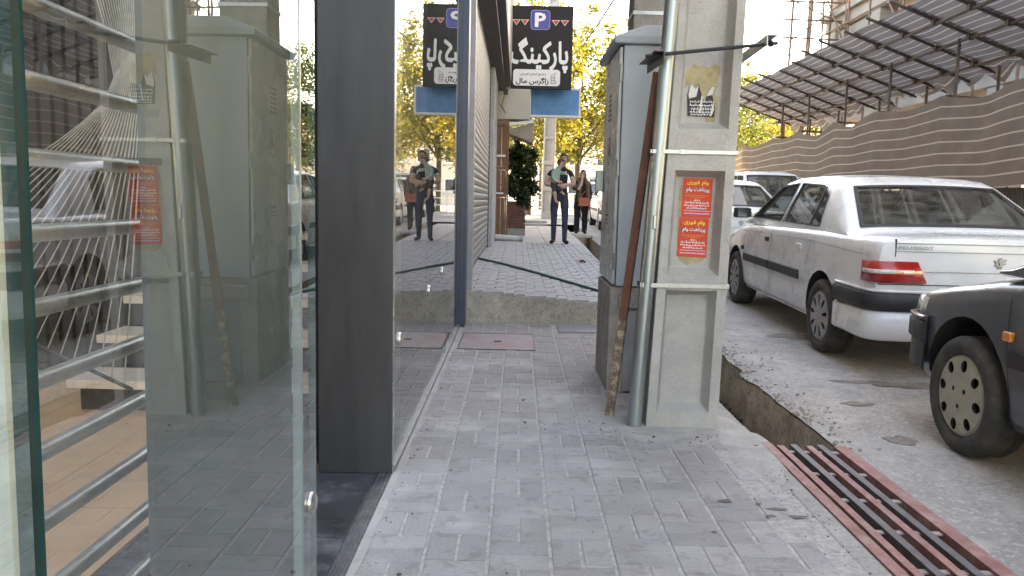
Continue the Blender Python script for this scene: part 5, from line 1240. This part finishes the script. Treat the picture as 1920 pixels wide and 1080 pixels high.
MB().box(-.165, .165, -.112, .112, .985, 1.015).build('belt', BLACKM, man, bevel=.01)
# child on his arm
kid = thing('person', 'small child in a pale green shirt held on the man\'s arm', 'person', (.84, 15.9, zs(.84, 15.9)))
J = {}; B = []
j('pelvis', (-.11, -.17, 1.17), (.09, .085)); j('waist', (-.11, -.17, 1.27), (.09, .085)); j('chest', (-.09, -.16, 1.40), (.10, .085)); j('neck', (-.05, -.165, 1.48), .04); j('jaw', (-.01, -.175, 1.52), .055); j('skull', (.0, -.17, 1.60), (.075, .08)); j('crown', (.0, -.165, 1.645), (.05, .055))
B += [('pelvis', 'waist', 1), ('waist', 'chest', 1), ('chest', 'neck', 1), ('neck', 'jaw', 0), ('jaw', 'skull', 0), ('skull', 'crown', 0)]
j('lsh', (-.16, -.20, 1.40), .045); j('lel', (-.155, -.27, 1.27), .036); j('lwr', (-.06, -.30, 1.22), .024); B += [('chest', 'lsh', 1), ('lsh', 'lel', 1), ('lel', 'lwr', 0)]; hand(J, B, 'lwr', (-.06, -.30, 1.22), (1, .1, 0), (0, 0, 1), 0, .6)
j('rsh', (-.01, -.12, 1.41), .042); j('rel', (.06, -.12, 1.38), .034); j('rwr', (.12, -.06, 1.42), .024); B += [('chest', 'rsh', 1), ('rsh', 'rel', 1), ('rel', 'rwr', 0)]
for n, k, fz, fx in (('a', (-.13, -.28, 1.06), .80, -.075), ('b', (-.01, -.30, 1.07), .97, .03)):
    j(n + 'hip', (-.14 if n == 'a' else -.07, -.19, 1.14), .065); j(n + 'kn', k, .048); j(n + 'ca', ((k[0] + fx) / 2 - .01, -.29, (k[2] + fz) / 2 + .03), .038); j(n + 'an', (fx - .02, -.28, fz + .05), .027); j(n + 'to', (fx + .045, -.33, fz), (.022, .016))
    B += [('pelvis', n + 'hip', 2), (n + 'hip', n + 'kn', 2), (n + 'kn', n + 'ca', 0), (n + 'ca', n + 'an', 0), (n + 'an', n + 'to', 0)]
grow_body('body', J, B, [SKIN2, M('pale green shirt', (.26, .36, .31), .9, .15, 9), M('dark child shorts', (.05, .045, .05), .9, .3, 9)], kid)
head_bits(kid, (.0, -.172, 1.575), .084, (.75, -.6, -.35), HAIRB)
# woman
wom = thing('person', 'woman in a long black coat with a hand at her mouth', 'person', (1.62, 20.3, zs(1.5, 20.3)))
BLKC = M('black coat', (.012, .012, .014), .85, .3, 8); J = {}; B = []
j('pelvis', (.0, .0, .90), (.19, .13)); j('waist', (.0, .0, 1.02), (.165, .115)); j('chest', (.0, -.01, 1.20), (.165, .115)); j('collar', (.01, -.01, 1.32), (.10, .07)); j('neck', (.015, -.02, 1.39), .047); j('jaw', (.02, -.03, 1.45), (.055, .06)); j('skull', (.025, -.03, 1.54), (.068, .08)); j('crown', (.025, -.025, 1.59), (.045, .05))
B += [('pelvis', 'waist', 1), ('waist', 'chest', 1), ('chest', 'collar', 1), ('collar', 'neck', 0), ('neck', 'jaw', 0), ('jaw', 'skull', 0), ('skull', 'crown', 0)]
for s, n in ((-1, 'l'), (1, 'r')):
    j(n + 'sh', (s * .165, 0, 1.29), .062); B.append(('collar', n + 'sh', 1))
j('lup', (-.23, -.06, 1.16), .055); j('lel', (-.10, -.20, 1.08), .05); j('lfo', (-.03, -.22, 1.25), .04); j('lwr', (.0, -.17, 1.38), .027); B += [('lsh', 'lup', 1), ('lup', 'lel', 1), ('lel', 'lfo', 0), ('lfo', 'lwr', 0)]; hand(J, B, 'lwr', (.0, -.17, 1.38), (-.1, .25, 1), (1, 0, .1), 0, .85, (0, .6, -.2))
j('rel', (.225, .0, 1.06), .05); j('rwr', (.22, -.08, .86), .03); B += [('rsh', 'rel', 1), ('rel', 'rwr', 1)]; hand(J, B, 'rwr', (.22, -.08, .86), (0, -.1, -1), (0, 1, 0), 0, .9)
for s, n in ((-1, 'a'), (1, 'b')):
    fx = s * .10; j(n + 'hip', (s * .095, 0, .80), .125); j(n + 'th', (s * .095, -.01, .62), .11); j(n + 'kn', (fx, -.02, .45), .075); j(n + 'ca', (fx, 0, .25), .078); j(n + 'an', (fx, 0, .07), .07); j(n + 'to', (fx + s * .02, -.15, .03), (.038, .028))
    B += [('pelvis', n + 'hip', 1), (n + 'hip', n + 'th', 1), (n + 'th', n + 'kn', 1), (n + 'kn', n + 'ca', 1), (n + 'ca', n + 'an', 1), (n + 'an', n + 'to', 2)]
grow_body('body', J, B, [SKIN2, BLKC, SHOE], wom)
head_bits(wom, (.025, -.035, 1.515), .082, (.05, -1, -.05), HAIRB, 'long')
SCF = M('brown scarf', (.13, .085, .05), .9, .25, 9)
mb = MB(); mb.tube([(-.06, -.05, 1.36), (-.075, -.12, 1.22), (-.06, -.125, 1.0), (-.055, -.13, .82)], [.045, .05, .05, .06], 10); mb.tube([(.08, -.02, 1.37), (.14, -.10, 1.25), (.15, -.13, 1.05), (.16, -.14, .85)], [.05, .06, .055, .06], 10); mb.tube([(-.08, -.02, 1.35), (0, .07, 1.40), (.09, 0, 1.37)], .055, 10); mb.build('scarf', SCF, wom, smooth=70)
bag = thing('handbag', 'orange leather handbag hanging at the woman\'s side', 'handbag', (1.68, 20.08, zs(1.5, 20.3) + .70))
ORB = M('orange leather', (.50, .11, .028), .5, .15, 9)
mb = MB(); mb.add([(-.17, -.055, 0), (.17, -.055, 0), (.17, .055, 0), (-.17, .055, 0), (-.155, -.03, .25), (.155, -.03, .25), (.155, .03, .25), (-.155, .03, .25)], [(0, 3, 2, 1), (4, 5, 6, 7), (0, 1, 5, 4), (1, 2, 6, 5), (2, 3, 7, 6), (3, 0, 4, 7)]); mb.build('pouch', ORB, bag, bevel=.015); bag.scale = (.85, .85, .85)
mb = MB(); mb.add([(-.16, -.062, .12), (.16, -.062, .12), (.157, -.040, .252), (-.157, -.040, .252), (0, -.066, .09)], [(0, 4, 1, 2, 3)]); mb.build('flap', M('darker orange leather', (.40, .08, .02), .5, .15, 9), bag)
mb = MB(); mb.tube([(-.12, 0, .245), (-.03, .05, .38), (.10, .10, .52), (.13, .16, .60), (.15, .08, .45), (.13, 0, .245)], .009, 6); mb.build('strap', ORB, bag)
# ------------------------------------------------------------------ building site across the road
SITE = M('raw structural concrete', (.27, .25, .23), .9, .18, 1.5, bump=.006, bscale=12, spot=.4, spotcol=(.18, .165, .15), spotscale=3)
PIPE = M('scaffold pipe', (.050, .040, .038), .6, .4, 6, spot=.4, spotcol=(.11, .06, .04), spotscale=10)
PIPEL = M('rusty scaffold pipe', (.13, .075, .05), .6, .3, 6)
FAB = stripes('striped site cloth', (.15, .122, .10), (.36, .31, .265), 1, .24, .03, trans=.15)
FAB2 = stripes('striped canopy cloth', (.26, .255, .265), (.62, .61, .60), 1, .19, .03, trans=.25)
site = thing('construction_building', 'unfinished concrete frame building behind the striped hoarding', 'building', (13, 10, 0))
ycols = [-22, -13.5, -5, 3.5, 12, 19.9, 24.0]
LV = [4.55, 8.4, 12.2, 16.0, 19.8, 23.6, 27.4]
for xi in (0, 7.5, 15):
    for y in ycols:
        mb = MB(); mb.box(xi, xi + (.75 if xi else .65), y, y + .75, -10 + 9.5, 27.5); mb.build('column', SITE, site, bevel=.02)
for z in LV:
    mb = MB(); mb.box(-.25, 16.2, -23, 25.1, z + .48, z + .70); mb.build('floor_slab', SITE, site)
    for xi in (-.05, 7.45, 14.95):
        mb = MB(); mb.box(xi, xi + .72, -23, 25.0, z, z + .478); mb.build('beam', SITE, site, bevel=.015)
BRK = M('clay block wall', (.42, .25, .17), .9, .25, 3)
for k, (y0, y1, z0, z1) in enumerate(((4.3, 11.9, 9.12, 12.15), (-4.2, 3.4, 9.12, 12.15))):
    MB().box(.2, .42, y0, y1, z0, z1).build('block_wall', BRK, site)
MB().box(.1, .35, 20.7, 23.95, 5.27, 8.35).build('infill_panel', SITE, site)
for k in range(60):
    a = random.Random(k); mb = MB(); y = 24.0 + a.uniform(.0, 1.0); x = a.uniform(-.4, 5); z = 9.1
    mb.bar((x, y, z + a.uniform(-.5, .6)), (x + a.uniform(.5, 2), y + a.uniform(-.5, .5), z + a.uniform(-.3, .9)), .04, .04)
    if k < 26: mb.build('timber_prop', PIPEL, site)
for k in range(7):
    MB().box(3 + .35 * k, 3.25 + .35 * k, 24.2, 24.8, 9.12, 9.75 + .15 * (k % 3)).build('brick_pack', M('wrapped brick pack', (.33, .28, .26), .8, .4, 14), site)
# scaffold canopy
cn = thing('scaffold_canopy', 'sloping scaffold canopy covered in grey striped cloth over the hoarding', 'canopy', (9.5, 20, 0))
A_, B_ = (8.2, 5.42), (10.9, 4.42)
zc_ = lambda x: A_[1] + (B_[1] - A_[1]) * (x - A_[0]) / (B_[0] - A_[0])
rafters = [12.0 + 1.36 * k for k in range(16)]
for k, y in enumerate(rafters):
    mb = MB(); e0 = rn(.05, .45); e1 = rn(.05, .4); mb.tube([(A_[0] - e0 - 9.5, y - 20, zc_(A_[0] - e0) - .08), (B_[0] + e1 - 9.5, y - 20 + rn(-.1, .1), zc_(B_[0] + e1) - .08)], .034, 7); mb.build('rafter', PIPE, cn)
for x in (8.75, 9.52, 10.4):
    for k in range(3):
        y0 = 11.5 + 7.2 * k; mb = MB(); mb.tube([(x - 9.5 + rn(-.04, .04), y0 - 20, zc_(x) - .16), (x - 9.5, y0 + 7.4 - 20, zc_(x) - .16 + rn(-.04, .04))], .034, 7); mb.build('runner', PIPE, cn)
for k, y in enumerate(rafters):
    for x in (8.75, 9.52, 10.4):
        if y < 15: continue
        mb = MB(); z = zc_(x) - .12; mb.box(x - .06 - 9.5, x + .06 - 9.5, y - .06 - 20, y + .06 - 20, z - .07, z + .06); mb.build('coupler', PIPE, cn)
for k in range(len(rafters) - 1):
    y0, y1 = rafters[k] - .07, rafters[k + 1] + .07; sd_ = k * 2.7; ext = rn(-.1, .25) + (0.35 if k % 4 == 1 else 0)
    def fpt(u, v):
        x = A_[0] - .05 + (B_[0] + ext - A_[0] + .05) * u; y = y0 + (y1 - y0) * v
        z = zc_(x) - .02 + 0.03 * nz3(x * 1.5, y * 1.5, 3) + .012 * nz3(x * 6, y * 1.0, 4) - .03 * math.sin(math.pi * v) * (.5 + .5 * nz3(k, u * 3)) + (0.008 if k % 2 else 0)
        if u > .9: z -= (u - .9) * (1.2 + 3 * nz3(sd_, v * 3))
        return (x - 9.5, y - 20, z)
    o = sheet('cloth_panel', 16, 10, fpt, FAB2, cn, uvf=lambda u, v, co, k=k: (v + k, u * 2.85 + (.1 * k) % .3))
py = [29.3, 26.7, 23.7, 20.95, 17.8, 14.6]
for y in py:
    mb = MB(); mb.tube([(0, y - 20, .2), (0, y - 20, 4.84)], .036, 8); mb.build('post', PIPE, cn)
    mb = MB(); mb.tube([(1.15, y - 20 + .4, .2), (1.15, y - 20 + .4, 4.35)], .036, 8); mb.build('post', PIPE, cn)
    mb = MB(); mb.tube([(-.2, y - 20, 3.62), (1.6, y - 20 + .55, 3.62)], .03, 7); mb.build('ledger', PIPE, cn)
# hoarding cloth with its fence
hd = thing('striped_hoarding', 'beige site hoarding of striped cloth sagging between posts', 'hoarding', (9.5, 20, 0))
def topz(y):
    s = min(abs(y - p) for p in py + [33, 11]); return 3.62 - (.24 + .22 * nz3(y * .23, 9)) * min(1, s / 1.5) ** .9 + .10 * nz3(y * .4, 3)
def hpt(u, v):
    y = 9 + 27 * u; zt = topz(y); zb = 1.62 + .06 * nz3(y * .6, 1); z = zb + (zt - zb) * v
    x = -.26 + .08 * nz3(y * .5, z * .5, 2) + .05 * nz3(y * 1.3 + z * 1.4, z * .9, 5) + .012 * nz3(y * 7, z * 3, 8) - .05 * v
    return (x, y - 20, z)
sheet('cloth', 150, 16, hpt, FAB, hd, uvf=lambda u, v, co: (u * 27, v * 1.0 + (co.z - 1.6) * .45 + .07 * nz3(u * 9, 4)))
for k in range(10): MB().box(.36, .42, -11 + 2.6 * k, -10.93 + 2.6 * k, .0, 3.2).build('post', PIPE, hd)
mb = MB(); mb.box(-.03, .02, -13, 16, 1.52, 1.60); mb.build('rail', PIPE, hd); mb = MB(); mb.box(-.03, .02, -13, 16, .55, .60); mb.build('rail', PIPE, hd)
fm = MB()
for k in range(260): fm.box(-.006, .006, -11 + .1 * k, -10.985 + .1 * k, .6, 1.52)
for k in range(9): fm.box(-.008, .004, -11, 15, .68 + .1 * k, .69 + .1 * k)
tag(fm.build('fence_mesh', PIPE, hd), kind='stuff')
mb = MB(); mb.box(.3, .35, -13, 16, .0, 1.6); mb.build('back_sheet', M('grey site sheet', (.22, .2, .19), .8, .3, 2), hd)
# scaffold tower at the far end
sct = thing('scaffold_tower', 'tall thin scaffold standing at the far end of the site', 'scaffold', (12, 34, 0))
xs_ = [(-1.3, -1.0), (-.40, -.6), (-.12, .5), (.45, -.4), (.62, -1.6), (1.5, 1.5)]
for (x, y) in xs_: MB().tube([(x, y, .2), (x + .25, y, 14)], .05, 6).build('upright', PIPEL, sct)
for z in (5.2, 5.9, 6.4, 7.2, 7.9, 8.6, 9.3, 10.0, 11.4): MB().tube([(-1.6, -1, z), (2.6, -.6, z + rn(-.1, .15))], .038, 6).build('ledger', PIPEL, sct)
for (a, b) in (((-1.6, -1, 5.0), (2.4, -1, 7.6)), ((-1.5, -1.2, 9.4), (2.3, -.8, 7.9)), ((-1.4, -1, 7.6), (2.6, -.7, 10.6)), ((-1.2, -.9, 11.5), (2.2, -.7, 9.2))): MB().tube([a, b], .028, 6).build('brace', PIPEL, sct)
for z in (5.5, 8.5, 10.5): MB().tube([(2.0, -2, z), (2.0, -8, z + .6)], .028, 6).build('ledger', PIPEL, sct)
MB().tube([(-1.9, -1.5, 5.3), (.6, -13, 8.0)], .04, 6).build('hand_rail', PIPEL, sct)

fs = thing('facade_scaffold', 'rusty pipe scaffold fixed to the face of the unfinished building', 'scaffold', (12.45, 25, 0))
for k in range(9):
    y = -9 + 2.25 * k; MB().tube([(.15 * (k % 2), y, .3), (.15 * (k % 2), y, 15)], .04, 6).build('upright', PIPEL, fs)
for z in (6.2, 7.4, 8.2, 9.6, 11.2, 12.8): MB().tube([(0, -9.4, z), (.1, 9.4, z + rn(-.15, .15))], .035, 6).build('ledger', PIPEL, fs)
for k in range(4): MB().tube([(-.05, -8 + 4.3 * k, 5.6), (-.05, -4.5 + 4.3 * k, 9.4)], .035, 6).build('brace', PIPEL, fs)

# ------------------------------------------------------------------ trees
BARK = M('bark', (.10, .075, .055), .9, .3, 6, bump=.01, bscale=20)
LEAF = [leafmat('sunny leaf', (.11, .135, .02), (.21, .20, .03), .5), leafmat('green leaf', (.05, .09, .018), (.11, .145, .025), .45), leafmat('yellow leaf', (.14, .145, .02), (.26, .225, .03), .5)]
def crown_mesh(seed, rx, rz, nclump, nleaf, lmat, ls=.13, hollow=.5):
    R_ = random.Random(seed); vs_ = []; fs_ = []
    for c_ in range(nclump):
        while True:
            p = Vector((R_.uniform(-1, 1), R_.uniform(-1, 1), R_.uniform(-1, 1)))
            if hollow < p.length < 1: break
        p = Vector((p.x * rx * (1 - .25 * p.z), p.y * rx * (1 - .25 * p.z), p.z * rz)); cr = R_.uniform(.35, .75) * rx * .42
        for l in range(nleaf):
            q = p + Vector((R_.gauss(0, .5), R_.gauss(0, .5), R_.gauss(0, .42))) * cr
            a = Vector((R_.gauss(0, 1), R_.gauss(0, 1), R_.gauss(0, .6))).normalized() * ls * R_.uniform(.6, 1.4); b = a.cross(Vector((R_.gauss(0, 1), R_.gauss(0, 1), R_.gauss(0, 1)))).normalized() * ls * .42
            k = len(vs_); vs_ += [tuple(q - a), tuple(q + b), tuple(q + a), tuple(q - b)]; fs_.append((k, k + 1, k + 2, k + 3))
    me = bpy.data.meshes.new('crown'); me.from_pydata(vs_, [], fs_); me.materials.append(lmat); return me
def trunk_mesh(seed, h, r, rx, rz, zc):
    R_ = random.Random(seed); mb = MB(); mb.tube([(0, 0, -.3), (R_.uniform(-.1, .1), .05, h * .4), (R_.uniform(-.2, .2), R_.uniform(-.2, .2), h * .75), (0, 0, zc + rz * .4)], [r, r * .8, r * .55, r * .18], 9)
    for k in range(9):
        a = R_.uniform(0, 6.28); z0 = h * R_.uniform(.35, .75); L_ = rx * R_.uniform(.6, .95); mb.tube([(0, 0, z0), (math.cos(a) * L_ * .5, math.sin(a) * L_ * .5, z0 + L_ * .5), (math.cos(a) * L_, math.sin(a) * L_, z0 + L_ * R_.uniform(.7, 1.3))], [r * .4, r * .25, r * .08], 6)
    return mb.mesh('trunk', BARK, 60)
TV = []
for k, (rx, rz, h, lm) in enumerate(((2.3, 4.0, 6.5, 0), (2.6, 4.3, 7.0, 2), (2.8, 3.6, 6.0, 1))):
    TV.append((crown_mesh(40 + k, rx, rz, 100, 68, LEAF[lm], .135, .42), trunk_mesh(60 + k, h, .16, rx, rz, h), h))
def tree(x, y, v, s, label, rz=0.0, z=None):
    cm, tm, h = TV[v]; t = thing('street_tree', label, 'tree', (x, y, zroad(y) if z is None else z), rz, 'trees along the far street'); t.scale = (s, s, s)
    c_ = link('crown', cm, t); c_.location = (0, 0, h); link('trunk', tm, t); return t
tree(.5, 36.5, 1, .93, 'yellow leaved tree directly behind the blue light box', .3)
tree(3.0, 40.0, 0, 1.0, 'sunlit tree right of the parking sign by the cabinet', 1.1)
tree(-1.6, 43, 2, 1.0, 'green tree behind the clipped shrub', 2.0)
tree(5.9, 42.5, 1, .9, 'tree beyond the tall silver car', 2.9)
tree(9.3, 37.5, 2, .78, 'green tree hidden by the near pole and mirrored in the shop glass', .7)
tree(12.4, 43, 1, .72, 'low sunlit tree between pole and scaffold', 1.9)
tree(15.5, 47, 0, .8, 'sunlit tree standing behind the scaffold tower', 4.0)
tree(7.6, 52, 0, .85, 'tall pale tree far down the street', 5.0)
tree(1.6, 56, 1, .9, 'yellow tree beyond the far building corner', .4)
tree(33, 30, 1, .9, 'sunlit tree seen through the concrete frame near its far column', 1.4)
tree(34, 38, 0, 1.0, 'sunlit tree seen through the concrete frame by the tower', 3.4)
tree(33, 22, 1, .9, 'sunlit tree seen through the middle bay of the concrete frame', 2.4)
tree(34, 46, 1, 1.0, 'sunlit tree behind the far corner of the building site', 5.4)
# clipped shrub in its brick planter
pl = thing('brick_planter', 'red brick planter with a pale base by the timber door', 'planter', (-.02, 18.55, zs(0, 18.5)))
BRKR = M('planter brick', (.20, .085, .07), .85, .25, 8, rnd=.2, spot=.2)
MB().box(-.22, .22, 0, .6, 0, .17).build('base', CONC, pl, bevel=.01); MB().box(-.205, .205, .012, .59, .17, .80).build('core', M('brick joint', (.2, .16, .14), .9, .2, 9), pl)
for r in range(9):
    for c_ in range(4):
        x0 = -.218 + .112 * c_ - (.056 if r % 2 else 0); x1 = x0 + .105; x0 = max(x0, -.218); x1 = min(x1, .218)
        if x1 - x0 < .03: continue
        MB().box(x0, x1, -.006, .04, .178 + .07 * r, .240 + .07 * r).build('brick', BRKR, pl)
sb = thing('clipped_shrub', 'dense dark green shrub growing out of the brick planter', 'shrub', (.08, 18.8, zs(0, 18.5) + .75))
LG = leafmat('dark shrub leaf', (.016, .038, .010), (.045, .085, .02), .3)
me = crown_mesh(77, .40, .88, 110, 80, LG, .05, .3); c_ = link('foliage', me, sb); c_.location = (0, 0, .72)
MB().tube([(0, 0, -.3), (.03, 0, .5), (0, 0, 1.2)], [.04, .03, .015], 7).build('stem', BARK, sb)
# far street
FB = M('sunlit cream render', (.62, .54, .42), .9, .1, .3); FW = M('dark far window', (.05, .05, .06), .3, .2, 2); 
def farb(label, x0, x1, y, z1, mat, rows, cols, dep=12):
    t = thing('apartment_building', label, 'building', ((x0 + x1) / 2, y, .3)); w = x1 - x0
    MB().box(-w / 2, w / 2, 0, dep, 0, z1).build('wall', mat, t); MB().box(-w / 2 - .3, w / 2 + .3, -.3, dep, z1 + .002, z1 + .5).build('roof', WALLC, t)
    for r in range(rows):
        for c in range(cols):
            cx = -w / 2 + w * (c + .5) / cols; cz = 1.6 + r * 3.0; o = MB().box(cx - .75, cx + .75, -.05, .05, cz - .1, cz + 1.35).build('window', WHITEP, t)
            MB().box(cx - .62, cx + .62, -.07, -.052, cz + .02, cz + 1.22).build('pane', FW, o)
            MB().box(cx - 1.0, cx + 1.0, -.12, -.0, cz - .32, cz - .2).build('sill', WALLC, o)
farb('cream apartment block with small square windows far down the street', 4.5, 22, 84, 9.3, FB, 3, 6)
farb('pale block far behind the trees on the shop side', -26, -5, 95, 12, UPW, 3, 6)
rl = thing('street_railing', 'white metal railing across the far end of the street', 'railing', (1.5, 34.2, zroad(34)))
for k in range(12): MB().box(-4 + .9 * k, -3.94 + .9 * k, 0, .06, 0, 1.0).build('post', WHITEP, rl)
for z in (.35, .65, .95): MB().box(-4, 6, .01, .05, z, z + .05).build('rail', WHITEP, rl)
hl = tag(sheet('hill', 40, 8, lambda u, v: (-700 + 1600 * u, 620 + 300 * v, -5 + v * (95 + 60 * nz3(u * 7, 2) + 25 * nz3(u * 22, 5))), M('dry hillside', (.36, .32, .27), .95, .2, .02)), kind='structure')
# overhead cables
CBL = M('cable', (.02, .02, .02), .6, .1, 5)
def cable(a, b, sag, label):
    pts = [Vector(a).lerp(Vector(b), i / 24) - Vector((0, 0, sag * 4 * (i / 24) * (1 - i / 24))) for i in range(25)]; mb = MB(); mb.tube(pts, .013, 5); tag(mb.build('overhead_cable', CBL), label, 'cable', 'overhead cables')
cable((1.0, 5.8, 3.2), (1.72, 30, 6.4), .25, 'thin black cable crossing the sky above the metal cabinet')
cable((1.05, 30, 6.3), (-.5, 17, 5.6), .3, 'cable behind the parking sign running to the shop wall')
